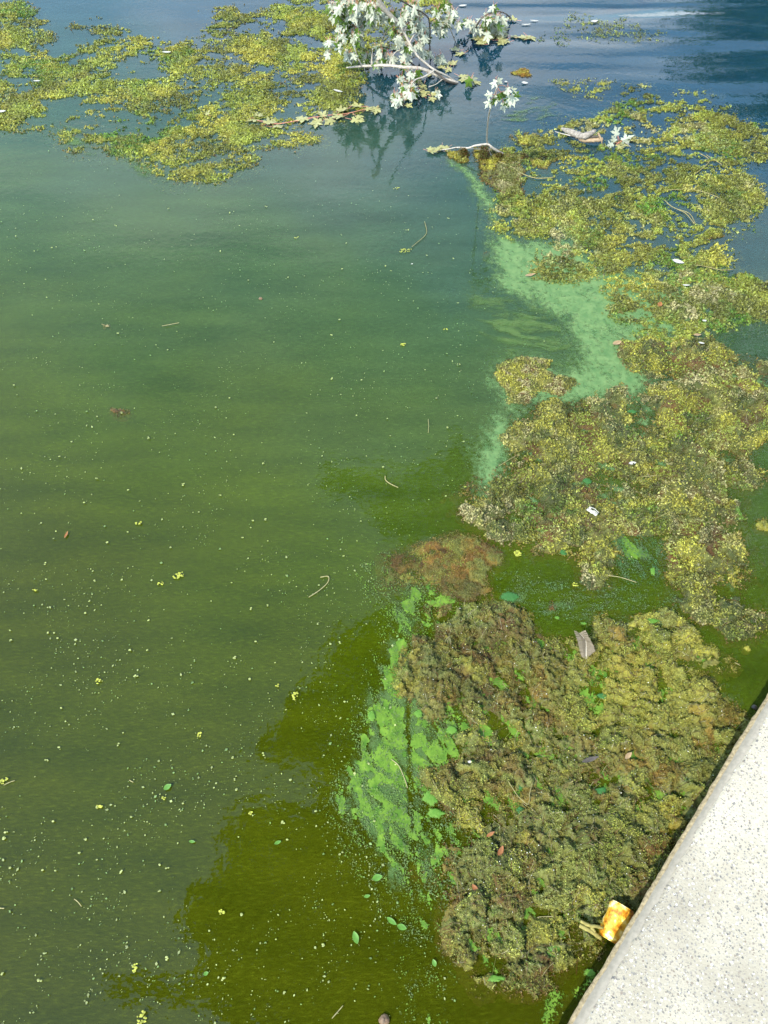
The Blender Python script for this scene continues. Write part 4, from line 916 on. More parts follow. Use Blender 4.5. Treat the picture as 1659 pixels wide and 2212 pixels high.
def build_branch():
    rr = random.Random(21)
    root = empty('maple_branch', W(*ZB(520, 1100), 0), label='large fallen maple branch with white leaf undersides dipping into the water', category='branch')
    up = lambda pts, dx: [(x + dx, y, z) for x, y, z in pts]
    stem(root, ZA, [(700, -420, 1.02), (770, -160, 0.86), (820, 40, .70), (930, 180, .57), (1040, 290, .46), (1110, 385, .37), (1180, 520, .27), (1290, 710, .16), (1420, 830, .11), (1527, 910, .085), (1650, 970, .055), (1767, 1035, .01), (1800, 1060, -.03)],
         [.016, .014, .0125, .0115, .0105, .009, .006, .0055, .005, .005, .0045, .004, .004], 'bark', 'main_stem', 9, 2)
    stem(root, ZA, [(380, 885, .012), (580, 865, .04), (700, 862, .06), (850, 853, .085), (1000, 862, .09), (1120, 878, .09), (1330, 890, .08), (1480, 945, .055), (1640, 1020, .025), (1800, 1080, .0), (1900, 1120, -.04)],
         [.004, .006, .0065, .007, .0075, .008, .0085, .009, .0095, .010, .010], 'bark', 'limb', 8, 3)
    stem(root, ZA, [(1527, 925, .08), (1600, 985, .055), (1700, 1060, .03), (1850, 1105, -.01), (1900, 1130, -.04)], [.004, .0055, .006, .0065, .0065], 'bark_dark', 'limb', 8, 4)
    stem(root, ZA, [(400, 440, .22), (440, 520, .19), (490, 640, .14), (525, 750, .09), (585, 865, .042)], [.0022, .003, .0032, .0034, .0036], 'bark', seed=5)
    stem(root, ZA, [(830, 560, .06), (880, 450, .15), (940, 370, .24), (1040, 318, .42)], [.0022, .0026, .003, .004], 'bark', seed=6)
    stem(root, ZA, [(960, -110, .92), (1090, 0, .78), (1200, 70, .68), (1290, 120, .61), (1380, 170, .54), (1450, 240, .46), (1470, 400, .29), (1468, 600, .12), (1476, 740, 0.02), (1500, 830, -.04)],
         [.0035, .0035, .0038, .004, .004, .0042, .0036, .0034, .0036, .004], 'bark_dark', seed=7)
    stem(root, ZA, [(1330, 165, .58), (1340, 190, .56), (1400, 200, .53), (1450, 235, .47)], [.002, .002, .002, .002], 'bark_dark', seed=8)
    stem(root, ZB, [(400, -60, .56), (385, 100, .38), (388, 250, .26), (420, 400, .12), (472, 535, .005), (490, 580, -.03)], [.002, .0022, .0025, .0028, .003, .003], 'bark', seed=9)
    stem(root, ZB, [(640, 450, -.01), (700, 410, .02), (745, 345, .06), (800, 260, .10), (880, 195, .125), (960, 163, .135), (1040, 150, .135), (1130, 178, .10), (1180, 220, .05), (1215, 255, -.01)],
         [.007, .007, .006, .0045, .004, .004, .0038, .0036, .0034, .003], 'bark_dark', seed=10)
    for bx in (1060, 1145, 1190):
        stem(root, ZB, [(bx, 160 if bx < 1100 else 200, .12 if bx < 1100 else .08), (bx - 8, 250, .05), (bx - 20, 320 if bx < 1170 else 270, 0.0)], [.0025, .002, .0015], 'bark_dark', seed=11)
    stem(root, ZB, [(985, 190, .13), (982, 110, .20), (985, 75, .23)], [.0015, .0012, .001], 'petiole', seed=12)
    stem(root, ZA, [(1527, 918, .085), (1400, 1000, .075), (1280, 1042, .08), (1210, 1130, .065), (1180, 1240, .045), (1130, 1320, .02), (1040, 1420, .0)], [.0045, .004, .0036, .003, .003, .003, .0025], 'bark', seed=13)
    stem(root, ZA, [(1370, 1005, .075), (1325, 1080, .045), (1330, 1140, .02), (1395, 1165, .008)], [.002, .002, .002, .0018], 'bark_dark', seed=14)
    stem(root, ZA, [(1650, 1020, .03), (1590, 1070, .02), (1540, 1105, .02), (1450, 1135, .01)], [.003, .0025, .0022, .002], 'bark', seed=15)
    stem(root, ZA, [(1110, 790, .03), (1190, 790, .05), (1260, 745, .08), (1310, 735, .14)], [.004, .0045, .004, .003], 'bark', seed=16)
    stem(root, ZA, [(1190, 795, .05), (1240, 840, .03), (1330, 900, .01), (1440, 960, -.02)], [.004, .0045, .005, .005], 'bark_dark', seed=17)
    for pts in ([(490, -150, .8), (480, 60, .6), (490, 150, .5), (490, 240, .38)], [(280, -150, .8), (300, 60, .58), (330, 180, .45), (400, 420, .24)], [(760, -160, .86), (650, 20, .66), (640, 200, .45), (600, 300, .36)],
                [(1200, 560, .25), (1290, 430, .3), (1350, 560, .2), (1400, 640, .14)], [(1130, 400, .38), (1230, 230, .44), (1250, 60, .62), (1260, -100, .8)], [(1110, 390, .38), (1250, 400, .33), (1390, 460, .24)],
                [(705, 855, .06), (715, 700, .11), (720, 640, .14)], [(960, 860, .09), (950, 800, .10), (1010, 690, .12), (1110, 640, .15)]):
        stem(root, ZA, pts, [.0035, .003, .0025, .0018][:len(pts)], 'bark', seed=18)
    for c in [(200, 60, .58, 7, 45), (215, 150, .5, 5, 30), (300, 50, .6, 6, 40), (440, 40, .62, 14, 80), (470, 100, .55, 12, 70), (400, 120, .5, 6, 50), (520, 60, .6, 6, 40), (340, 250, .4, 9, 50), (390, 210, .42, 6, 40), (310, 350, .33, 6, 40), (480, 370, .3, 10, 50), (540, 340, .3, 6, 40), (480, 450, .26, 9, 50),
              (300, 440, .3, 6, 50), (140, 530, .22, 4, 30), (290, 540, .2, 4, 40), (140, 680, .12, 2, 15), (570, 540, .2, 3, 25), (380, 690, .1, 3, 35), (430, 700, .09, 3, 30), (690, 170, .5, 10, 55), (760, 90, .58, 12, 60), (690, 60, .62, 8, 50), (600, 250, .4, 6, 60), (680, 270, .38, 5, 50), (850, 170, .46, 6, 40),
              (1130, 150, .48, 10, 55), (1230, 50, .62, 14, 60), (1190, 130, .52, 10, 60), (1200, 280, .38, 12, 60), (1120, 230, .42, 8, 50), (1320, 320, .35, 8, 50), (1400, 450, .24, 6, 40), (1270, 200, .45, 8, 45), (990, 170, .5, 4, 35), (1000, 400, .3, 3, 30), (1060, 430, .28, 6, 40), (1080, 560, .18, 5, 45),
              (1170, 580, .18, 5, 35), (1280, 580, .16, 4, 35), (1350, 620, .13, 4, 40), (1420, 690, .08, 3, 30), (830, 650, .1, 5, 45), (860, 740, .07, 5, 50), (660, 720, .08, 3, 25), (790, 800, .06, 4, 35), (960, 750, .07, 5, 45), (1150, 720, .1, 4, 35), (1130, 830, .06, 3, 25), (1240, 940, .07, 6, 45),
              (1080, 1010, .06, 4, 35), (1130, 1110, .05, 7, 45), (1230, 1110, .05, 6, 40), (1020, 1220, .04, 5, 35), (1090, 1290, .03, 5, 40), (1230, 1200, .05, 5, 35), (1560, 1190, .02, 3, 25), (620, 790, .06, 2, 20)]:
        cluster(root, ZA, *c, rr)
    for c in [(240, 120, .38, 6, 40), (230, 250, .27, 8, 50), (400, 220, .28, 5, 35), (450, 120, .36, 4, 35), (280, 380, .15, 4, 25), (350, 340, .18, 3, 25), (50, 470, .12, 5, 45), (380, 40, .48, 3, 25), (640, 260, .10, 3, 22), (520, 300, .05, 2, 15), (880, 235, .12, 8, 45), (990, 215, .13, 6, 40), (1070, 215, .11, 3, 20),
              (720, 310, .06, 5, 35), (900, 320, .05, 9, 65), (1040, 360, .03, 4, 30), (790, 370, .04, 4, 30), (970, 290, .07, 6, 45), (680, 1030, .03, 3, 30), (240, 740, .05, 4, 35), (1130, 300, .03, 1, 5), (980, 70, .22, 1, 4)]:
        cluster(root, ZB, *c, rr, green=0.30)
    for i in range(26): flat_leaf(root, ZB, rr.uniform(720, 1150), rr.uniform(390, 520), rr)
    for x, y in [(1200, 470), (1300, 490), (1380, 500), (1440, 490), (1420, 470), (1180, 540), (1090, 540), (520, 650), (580, 690), (410, 820), (450, 850), (400, 880), (330, 890), (620, 1040), (720, 1050), (530, 990), (850, 580), (1270, 260)]: flat_leaf(root, ZB, x, y, rr)
    for x, y in [(1400, 1260), (1490, 1240), (1360, 1180), (1330, 1040), (1450, 1000), (900, 600), (760, 600), (960, 640), (1080, 1330), (1010, 1340), (1150, 1370), (880, 780), (1480, 1270), (1300, 980), (1390, 1100)]: flat_leaf(root, ZA, x, y, rr)
build_branch()

def build_sprig():
    rr = random.Random(31)
    root = empty('floating_maple_spray', W(*Z1(1440, 500), 0), label='flat spray of soaked yellowish maple leaves floating below the fallen branch', category='leaves')
    stem(root, Z1, [(1080, 510, .002), (1180, 535, .004), (1290, 520, .006), (1400, 500, .006), (1500, 490, .006), (1600, 465, .004)], [.0015, .002, .002, .002, .002, .0018], 'petiole', 'stem', 6)
    for x, y in [(1100, 505), (1150, 535), (1110, 520), (1290, 520), (1330, 510), (1370, 525), (1400, 505), (1440, 515), (1480, 500), (1500, 470), (1540, 500), (1580, 475), (1610, 465), (1560, 460), (1520, 515), (1460, 480), (1180, 545), (1390, 520), (1630, 470), (900, 495)]:
        flat_leaf(root, Z1, x, y, rr, (0.05, 0.075))
build_sprig()

def build_upright_twig():
    rr = random.Random(41)
    root = empty('upright_twig', W(*ZC(1000, 1100), 0), label='thin upright maple twig with a few white leaves rising from the water', category='twig')
    stem(root, ZC, [(1000, 1075, .05), (985, 1000, .10), (990, 860, .19), (1010, 660, .31), (1045, 500, .40), (1085, 370, .46), (1135, 230, .52)], [.0042, .004, .0036, .0034, .0032, .003, .0026], 'bark', 'stem', 8, 22)
    stem(root, ZC, [(1135, 230, .52), (1150, 200, .54), (1120, 130, .57)], [.0016, .0013, .001], 'petiole', seed=23)
    stem(root, ZC, [(1140, 215, .53), (1210, 205, .54), (1280, 235, .52)], [.0015, .0012, .001], 'petiole', seed=24)
    stem(root, ZC, [(1150, 250, .52), (1180, 300, .50), (1260, 290, .5), (1320, 350, .47)], [.0018, .0016, .0013, .001], 'petiole', seed=25)
    stem(root, ZC, [(1180, 300, .50), (1210, 400, .44), (1215, 470, .40)], [.0016, .0014, .001], 'petiole', seed=26)
    stem(root, ZC, [(540, 1110, .02), (700, 1118, .045), (800, 1085, .06), (900, 1070, .07), (1000, 1065, .07), (1060, 1110, .055), (1140, 1160, .03), (1240, 1215, -.01)], [.003, .004, .0045, .005, .0055, .0055, .0055, .0055], 'bark', 'base_stick', 8, 27)
    stem(root, ZC, [(690, 1115, .04), (800, 1130, .035), (1000, 1135, .035), (1060, 1120, .05)], [.002, .0022, .0025, .003], 'bark', seed=28)
    stem(root, ZC, [(150, 1165, .004), (300, 1145, .012), (430, 1130, .02), (540, 1108, .03), (700, 1112, .045)], [.002, .0022, .0024, .0026, .003], 'bark', seed=29)
    stem(root, ZC, [(1005, 1100, .05), (1025, 1180, .02), (1070, 1250, .0)], [.002, .002, .0016], 'bark', seed=30)
    stem(root, ZC, [(530, 1108, .03), (545, 1180, .0)], [.002, .0015], 'bark_dark', seed=31)
    D = Vector
    for x, y, z, s, tip, g in [(1110, 130, .57, .042, (-.3, -.2, -1), 0), (1140, 120, .57, .04, (.5, .2, -.5), 0), (1290, 235, .52, .042, (.1, -.3, -1), 0), (1330, 250, .51, .045, (.9, -.2, -.4), 1), (1040, 420, .44, .05, (-.6, -.3, -.8), 0),
                            (1060, 340, .48, .042, (-1, .1, -.1), 0), (1330, 350, .47, .062, (.5, -.5, -1), 0), (1320, 350, .47, .055, (.1, -.4, -1), 0), (1350, 345, .47, .05, (1, -.1, -.2), 1), (1220, 460, .40, .05, (.3, -.3, -1), 0), (1230, 450, .40, .05, (.7, -.3, -.9), 1),
                            (1120, 350, .46, .05, (.1, -.3, -1), 0), (1090, 400, .45, .04, (0, -.2, -1), 1), (1190, 310, .49, .045, (.6, -.2, -.8), 1), (1260, 400, .44, .05, (.4, -.3, -1), 1), (1150, 330, .48, .04, (.3, -.3, -1), 1), (1210, 330, .48, .045, (1, .2, -.2), 0)]:
        p = W(*ZC(x, y), z); tc = (camv - p).normalized()
        n_ = -(tc + rv(rr, .25)) if not g else (tc + rv(rr, .4))
        put_leaf(root, p, s * .8, D(tip), n_, LEAF, rr)
    for x, y in [(160, 1150), (300, 1120), (350, 1110), (260, 1150), (390, 1150), (330, 1080), (420, 1100), (130, 1150)]: flat_leaf(root, ZC, x, y, rr, (.035, .05), .012)
    # weed rags caught on the stick, hanging to the water
    for (x, y, w, zt) in [(640, 1130, 60, .045), (680, 1140, 30, .04), (930, 1090, 45, .07), (980, 1100, 45, .07), (1170, 1200, 60, .02)]:
        n = 420; cx = rr.random()
        q = W(*ZC(x, y), zt); ww = w * 0.1488 / FPX * 4.0
        tt = rng.uniform(0, 1, n)
        lx = q.x + rng.normal(0, ww * .45, n) * (0.6 + 0.6 * tt); ly = q.y + rng.normal(0, .006, n); lz = zt * (1 - tt) + 0.003
        col = np.where(rng.random(n)[:, None] < .5, PAL['olive'] * .7, PAL['brown'] * .8) * rng.uniform(.5, 1.4, n)[:, None]
        me = leaflets('weed_rag', lx, ly, lz, rng.uniform(.006, .014, n), col, M['weed'], 1.1, 2.5); shift(me, root.location); link('weed_rag', me, root, kind='stuff')
build_upright_twig()
for lab, c, rx, ry, sd_ in [('olive weed clot hanging under the left arm of the upright twig', ZC(580, 1240), 20, 0.05, 81), ('brown-green weed clot at the foot of the upright twig', ZC(1000, 1270), 30, 0.09, 82), ('weed bank along the right arm of the upright twig', ZC(1330, 1250), 38, 0.05, 83)]:
    patch(lab, c, rx, ry, sd_, [('yellow', 0.2), ('olive', 0.3), ('brown', 0.0)], 4500, base=0.010, lump=0.016)

def build_log():
    root = empty('driftwood_log', W(*ZL(380, 600), 0), label='short split grey driftwood log lying in the weed', category='log')
    M['log'] = m_plain('weathered_log_bark', (0.20, 0.18, 0.155), 0.6, 0.9, 70, 0.006, 0.2, 0, 0, (1, 3, 1))
    M['log_wood'] = m_plain('bare_split_wood', (0.26, 0.19, 0.12), 0.4, 0.8, 60, 0.002, 0.2, 0, 0, (1, 5, 1))
    def piece(nm, pts, rad, mt, sd_, sides=12):
        me = tube([W(*ZL(x, y), z) for x, y, z in pts], rad, M[mt], nm, sides, 0.10, sd_); shift(me, root.location); return link(nm, me, root)
    piece('trunk_piece', [(40, 440, .004), (90, 458, .012), (200, 500, .022), (300, 540, .028), (370, 570, .030)], [.004, .010, .0155, .0165, .017], 'log', 1)
    piece('split_half', [(345, 560, .034), (430, 560, .040), (520, 520, .048), (585, 480, .055), (612, 463, .058)], [.012, .016, .013, .009, .002], 'log', 2)
    piece('split_half', [(350, 590, .020), (430, 625, .018), (540, 632, .018), (640, 625, .020), (715, 615, .021)], [.015, .013, .010, .010, .009], 'log_wood', 3)
    piece('splinter', [(640, 510, .055), (670, 570, .040), (700, 640, .022), (706, 705, .004)], [.0045, .005, .004, .001], 'log_wood', 4, 6)
    piece('side_twig', [(-60, 490, .006), (40, 520, .010), (160, 548, .012), (310, 578, .014)], [.0015, .002, .0028, .003], 'bark', 5, 7)
    piece('dark_cavity_fill', [(470, 585, .030), (560, 575, .032), (660, 570, .034)], [.004, .007, .004], 'bark_dark', 6, 8)  # dark tube in the split, the hollow's shade put in as colour
build_log()

def build_leaf_sprig():
    rr = random.Random(51)
    root = empty('maple_sprig', W(*ZL(980, 720), 0), label='small sprig of four white maple leaves standing right of the driftwood log', category='leaves')
    stem(root, ZL, [(930, 720, .005), (985, 640, .03), (970, 560, .05)], [.0012, .001, .001], 'petiole', 'stem')
    stem(root, ZL, [(930, 720, .005), (1020, 640, .03), (1080, 610, .035)], [.0012, .001, .001], 'petiole', 'stem')
    stem(root, ZL, [(1180, 745, .004), (1110, 680, .025), (1060, 650, .03)], [.0016, .0013, .001], 'bark', 'stem')
    for x, y, z, s, tip in [(955, 555, .05, .05, (-.35, .3, .75)), (1040, 640, .035, .055, (.9, .35, .25)), (930, 650, .035, .04, (-.5, .2, .5)), (890, 690, .015, .045, (-.8, -.3, -.1)), (960, 700, .01, .05, (.4, -.7, -.05)), (1010, 690, .01, .045, (.8, -.4, 0))]:
        p = W(*ZL(x, y), z); tc = (camv - p).normalized()
        put_leaf(root, p, s, Vector(tip), (-(tc + Vector((0, -.3, .4)) + rv(rr, .15))) if z > .012 else Vector((0, 0, 1)), LEAF if z > .012 else LEAFY, rr)
build_leaf_sprig()

# ------------------------------------------------------------------ feather, can, litter
def build_feather():
    base = W(*ZF(690, 985), 0.022)
    root = empty('feather', base, label='grey-brown feather stuck tip-up in the near mat', category='feather')
    M['vane'] = m_plain('feather_vane', (0.14, 0.115, 0.08), 0.25, 0.7, 260, 0.0, 0.2, 0.15, 0, (1, 1, 1))
    M['shaft'] = m_plain('feather_shaft', (0.40, 0.36, 0.28), 0.1, 0.5, 80)
    P = [W(*ZF(690, 985), .020), W(*ZF(690, 860), .034), W(*ZF(688, 750), .046), W(*ZF(650, 690), .055), W(*ZF(600, 640), .062)]
    me = tube(P, [.0012, .0011, .0009, .0006, .0003], M['shaft'], 'shaft', 6); shift(me, root.location); link('shaft', me, root)
    def along(t):
        s = t * (len(P) - 1); i = min(int(s), len(P) - 2); return P[i].lerp(P[i + 1], s - i)
    Lp = [(630, 970), (600, 850), (580, 770), (555, 690), (530, 605)]
    Rp = [(740, 935), (815, 875), (790, 800), (735, 700), (680, 600)]
    for nm, side, drop in (('vane', Lp, 0.004), ('vane', Rp, -0.002)):
        E = [W(*ZF(x, y), P[i].z - drop + (0.012 if i else 0.0)) for i, (x, y) in enumerate(side)]
        def ed(t):
            s = t * (len(E) - 1); i = min(int(s), len(E) - 2); return E[i].lerp(E[i + 1], s - i)
        V, F = [], []; nb = 46; r = random.Random(4)
        for k in range(nb):
            t0, t1 = k / nb, (k + 0.96) / nb
            te0 = min(1, t0 + 0.05); te1 = min(1, t1 + 0.05)
            if r.random() < 0.10 and k > 14: te1 = te0 + 0.3 * (te1 - te0)
            ln = r.uniform(.90, 1.03)
            a0, a1 = along(t0), along(t1); e0, e1 = a0.lerp(ed(te0), ln), a1.lerp(ed(te1), ln)
            m0, m1 = a0.lerp(e0, .5) + Vector((0, 0, .0025)), a1.lerp(e1, .5) + Vector((0, 0, .0025))
            b = len(V); V += [a0[:], a1[:], m1[:], m0[:], e1[:], e0[:]]; F += [(b, b + 1, b + 2, b + 3), (b + 3, b + 2, b + 4, b + 5)]
        me = np_mesh(nm, V, F, M['vane'], smooth=False); shift(me, root.location); link(nm, me, root)
build_feather()

def m_rusty():
    m, N, L, out = new_mat('rusty_gold_can')
    tc = N.new('ShaderNodeTexCoord'); nz = nd(N, 'ShaderNodeTexNoise', Scale=38.0, Detail=7.0, Roughness=0.65); L.new(tc.outputs['Object'], nz.inputs['Vector'])
    r = ramp(N, [(0.34, (0.20, 0.06, 0.008)), (0.43, (0.50, 0.20, 0.012)), (0.52, (0.72, 0.44, 0.05)), (0.62, (0.85, 0.72, 0.38))]); L.new(nz.outputs['Fac'], r.inputs[0])
    b = nd(N, 'ShaderNodeBsdfPrincipled', Roughness=0.3, Metallic=0.25); L.new(r.outputs[0], b.inputs['Base Color'])
    bp = nd(N, 'ShaderNodeBump', Strength=0.5, Distance=0.002); L.new(nz.outputs['Fac'], bp.inputs['Height']); L.new(bp.outputs[0], b.inputs['Normal'])
    L.new(b.outputs[0], out.inputs[0]); return m
def build_can():
    M['can'] = m_rusty(); M['can_dark'] = m_plain('rusted_can_end', (0.14, 0.05, 0.012), 0.5, 0.7, 60, 0.001)
    a = W(*ZK(835, 635), 0.020); b = W(*ZK(705, 950), 0.004)
    root = empty('rusty_can', (a + b) / 2, label='rusty golden drinks can lying in the water against the seawall', category='can')
    ax = (b - a); Ln = ax.length; ax.normalize(); s = ax.cross(Vector((0, 0, 1))).normalized(); u = s.cross(ax)
    R0 = 0.030; prof = [(0, .86), (.02, .90), (.05, .99), (.10, 1), (.25, .99), (.4, .985), (.55, 1), (.7, .98), (.85, 1), (.93, .99), (.97, .9), (1, .86)]
    V, F = [], []; n = 32; r = random.Random(3)
    for t, k in prof:
        for j in range(n):
            th = j * 2 * math.pi / n
            dent = 1 + 0.035 * math.sin(5 * th + 19 * t) * math.sin(7 * t + 1) - 0.13 * math.exp(-((t - .55) / .2) ** 2 - ((th - 2.0) / .5) ** 2) - 0.012 * math.sin(3 * th + 8 * t)
            q = a + ax * (Ln * t) + (s * math.cos(th) + u * math.sin(th)) * R0 * k * dent; V.append((q - root.location)[:])
    for i in range(len(prof) - 1):
        for j in range(n): F.append((i * n + j, i * n + (j + 1) % n, (i + 1) * n + (j + 1) % n, (i + 1) * n + j))
    link('body', np_mesh('body', V, F, M['can']), root)
    for nm, t0, sg in (('lid', 0, 1), ('base', 1, -1)):
        V, F = [], []
        for k, d in ((.86, 0.0), (.80, .004 * sg), (.70, .006 * sg), (.05, .006 * sg)):
            for j in range(n):
                th = j * 2 * math.pi / n
                q = a + ax * (Ln * t0 + d) + (s * math.cos(th) + u * math.sin(th)) * R0 * k; V.append((q - root.location)[:])
        for i in range(3):
            for j in range(n): F.append((i * n + j, i * n + (j + 1) % n, (i + 1) * n + (j + 1) % n, (i + 1) * n + j))
        link(nm, np_mesh(nm, V, F, M['can_dark']), root)
        ring = [a + ax * (Ln * t0) + (s * math.cos(j * 2 * math.pi / 24) + u * math.sin(j * 2 * math.pi / 24)) * R0 * .87 for j in range(25)]
        me = tube(ring, .0011, M['can'], 'rim', 6, close=False); shift(me, root.location); link('rim', me, root)
    return root
build_can()

# small flat leaves, scraps and sticks
def small_leaf(name, label, px, py, L_, W_, ang, mat, z=0.0055, cat='leaf', group=None, curl=0.25):
    q = W(px, py, z); n = 9; V, F = [], []
    for i in range(n):
        t = i / (n - 1); w = W_ / 2 * math.sin(math.pi * min(1, t * 0.97 + 0.015)) ** 0.75 * (1 - 0.25 * t)
        x = (t - .5) * L_; zc = curl * L_ * (t - .5) ** 2
        V += [(x, -w, zc + curl * w), (x, 0, zc), (x, w, zc + curl * w)]
    for i in range(n - 1):
        b = i * 3; F += [(b, b + 3, b + 4, b + 1), (b + 1, b + 4, b + 5, b + 2)]
    me = np_mesh(name, V, F, mat)
    o = link(name, me, None, label=label, category=cat); o.location = q; o.rotation_euler = (random.uniform(-.08, .08), random.uniform(-.08, .08), ang)
    if group: o['group'] = group
    return o
M['white'] = m_plain('white_petal', (0.38, 0.37, 0.33), 0.06, 0.6, 50, 0.0, 0.3, 0.1)
M['orange'] = m_plain('orange_dead_leaf', (0.20, 0.075, 0.020), 0.4, 0.6, 60)
M['tan'] = m_plain('tan_dead_leaf', (0.24, 0.16, 0.08), 0.35, 0.6, 60)
for lab, px, py, l, w, a in [('small heart-shaped green leaf alone on the left open water', 362, 1700, .022, .017, .6), ('oval green leaf lying alone near the bottom centre', 768, 2025, .028, .017, 1.9), ('green leaf of a touching pair, left one, bottom centre', 846, 1990, .028, .013, -.6),
                             ('green leaf of a touching pair, right one, bottom centre', 868, 2003, .024, .016, -.3), ('round green leaf at the left of the scum streaks', 815, 1896, .026, .019, .3), ('small green leaf scrap at lower left of the streaks', 793, 1936, .016, .009, .2),
                             ('tiny green leaf at the far bottom left', 445, 2103, .012, .010, .4), ('green leaf scrap below the scum streaks near the bottom', 938, 2080, .016, .012, 1.9), ('green leaf scrap in the olive reflection', 600, 1820, .018, .010, .4), ('small green scrap left of the olive reflection', 415, 1818, .016, .008, -.1)]:
    small_leaf('floating_leaf', lab, px, py, l, w, a, M['floatleaf'], group='small green leaves on the open water')
small_leaf('red_leaf', 'small orange-red leaf alone on the left open water', 143, 1155, .026, .008, 1.35, M['orange'])
small_leaf('dead_leaf', 'orange-brown dead leaf on the right weed field near the scum', *Z4(1125, 500), .030, .022, 1.1, M['orange'], .015)
small_leaf('dead_leaf', 'brown curled dead leaf at the right rim of the milky scum', *Z4(915, 690), .040, .026, .4, M['tan'], .008)
small_leaf('dead_leaf', 'brown twisted leaf stub at the left tip of the weed in the scum', *Z4(485, 355), .050, .018, .4, M['tan'], .010)
small_leaf('dead_leaf', 'pink-brown dead leaf on the right weed below the orange leaf', *Z4(1310, 650), .032, .016, .1, M['tan'], .016)
small_leaf('dead_leaf', 'orange curled leaf lying in the lower near mat, left of the can', *Z7(552, 485), .030, .014, -1.0, M['orange'], .022)
small_leaf('dead_leaf', 'small orange leaf in the centre of the near mat', *ZR(270, 945), .024, .010, .5, M['orange'], .024)
small_leaf('dead_leaf', 'orange-brown leaf below the deep green torn sheet', *ZR(400, 1180), .034, .015, 1.1, M['orange'], .022)
small_leaf('dead_leaf', 'tan curled leaf on the near mat toward the wall', *Z6(1130, 650), .026, .014, .7, M['tan'], .030)
small_leaf('dead_leaf', 'dark brown leaf half sunk in the near mat pocket', *Z6(985, 665), .050, .014, .3, M['bark_dark'], .020)
for lab, px, py, l, w, a, z in [('white leaf scrap on the right weed field beside the blue gap', *Z4(1215, 290), .050, .028, -.5, .02), ('white slip on the weed below the blue gap', *Z4(1255, 405), .032, .010, 0, .015), ('white petal on the weed left of the dark reflections', *Z4(1345, 580), .018, .012, 0, .02),
                                ('white petal by the pink-brown leaf', *Z4(1330, 690), .024, .011, -.2, .016), ('cream seed on the middle mat', *ZR(0, 0), .012, .008, 0, .02), ('pale oval leaf on the middle mat', *Z5(990, 155), .026, .014, .1, .022), ('white petal on the upper left weed, centre', 360, 113, .05, .022, .1, .012),
                                ('white petal on the far left weed', 80, 175, .04, .016, 0, .012), ('white petal left of the soaked leaf spray', 730, 197, .055, .022, -.4, .012), ('white petal at the left photo edge', 4, 241, .04, .022, .2, .012), ('white petal on the blue water near the branch tip', *ZB(570, 75), .05, .022, .1, .004),
                                ('white petal floating right of the branch tip', *ZB(1505, 272), .05, .014, -.1, .004), ('white crescent petal right of the branch tip', *ZB(1400, 322), .06, .014, .1, .004), ('white chip above the upright twig', *ZB(1380, 1085), .035, .025, 0, .004), ('white chip left of the weed streaks at the far lake', *Z3(650, 125), .05, .03, .4, .006),
                                ('tiny white chip left of the white chip', *ZB(1135, 1070), .018, .018, 0, .004), ('white seed above the milky scum on open water', 890, 570, .010, .007, .6, .003)]:
    small_leaf('white_petal', lab, px, py, l, w, a, M['white'], z, 'petal', 'white petals and scraps on the weed')
def build_paper():
    q = W(*Z5(792, 397), .030)
    root = empty('paper_scrap', q, label='crumpled white paper scrap on the middle mat', category='paper')
    r = random.Random(8); V = []; F = []
    for i in range(7):
        for j in range(4): V.append(((i - 3) * .0062 + r.uniform(-.001, .001), (j - 1.5) * .0050 + r.uniform(-.0015, .0015), r.uniform(0, .007) + (.006 if j == 1 else 0)))
    for i in range(6):
        for j in range(3): F.append((i * 4 + j, i * 4 + 4 + j, i * 4 + 5 + j, i * 4 + 1 + j))
    root.rotation_euler = (0, 0, -.75); link('sheet', np_mesh('sheet', V, F, M['white'], smooth=False), root)
    tb = tube([(-.017, .004, .010), (0, .0075, .012), (.019, .006, .009)], .0012, M['white'], 'folded_edge', 6); link('folded_edge', tb, root)
build_paper()
M['stick'] = m_plain('thin_straw_stick', (0.24, 0.205, 0.10), 0.3, 0.7, 100)
M['vine'] = m_plain('olive_weed_stem', (0.17, 0.15, 0.055), 0.35, 0.6, 100)
def stick(label, pts, rad, mat='stick', z=0.0055, name='floating_stick', group=None):
    P = [W(x, y, z + (0 if len(p) < 3 else 0)) for p in pts for x, y in [p[:2]]]
    me = tube(P, rad, M[mat], name, 6, 0.15, 3); o = link(name, me, None, label=label, category='stick' if name == 'floating_stick' else 'weed strand'); shift(me, P[0]); o.location = P[0]
    if group: o['group'] = group
for lab, pts, rad in [('hooked pale stick floating left of the brown clump', [(667, 1290), (690, 1275), (708, 1258), (709, 1245), (692, 1247)], .0013), ('short bent stick in the dark foliage reflection', [(832, 1028), (833, 1037), (843, 1045), (860, 1053)], .0013), ('faint straw above the lone brown clump', [(350, 704), (372, 700), (387, 697)], .0010),
                      ('thin straw near the bottom centre', [(717, 2200), (730, 2185), (741, 2172)], .0009), ('short straw in the lower left water', [(160, 1942), (168, 1948), (176, 1958)], .0009), ('pale straw at the left photo edge', [(-4, 1961), (4, 1962), (9, 1962)], .0011), ('straw in the upper lower-left water', [(8, 1696), (20, 1690), (32, 1686)], .0009),
                      ('tiny straw left of the green leaf', [(279, 1685), (288, 1690)], .0009), ('straw lying across the green streaks', [(845, 1640), (862, 1655), (876, 1688), (880, 1702)], .0011), ('thin straw in the dark channel by the wall', [(1587, 1431), (1598, 1437)], .0008), ('dark thin twig on the water right of centre', [(925, 905), (926, 920), (925, 935)], .0007),
                      ('straw beside the weed notch', [(1313, 1243), (1340, 1247), (1375, 1258)], .0010)]:
    stick(lab, pts, rad)
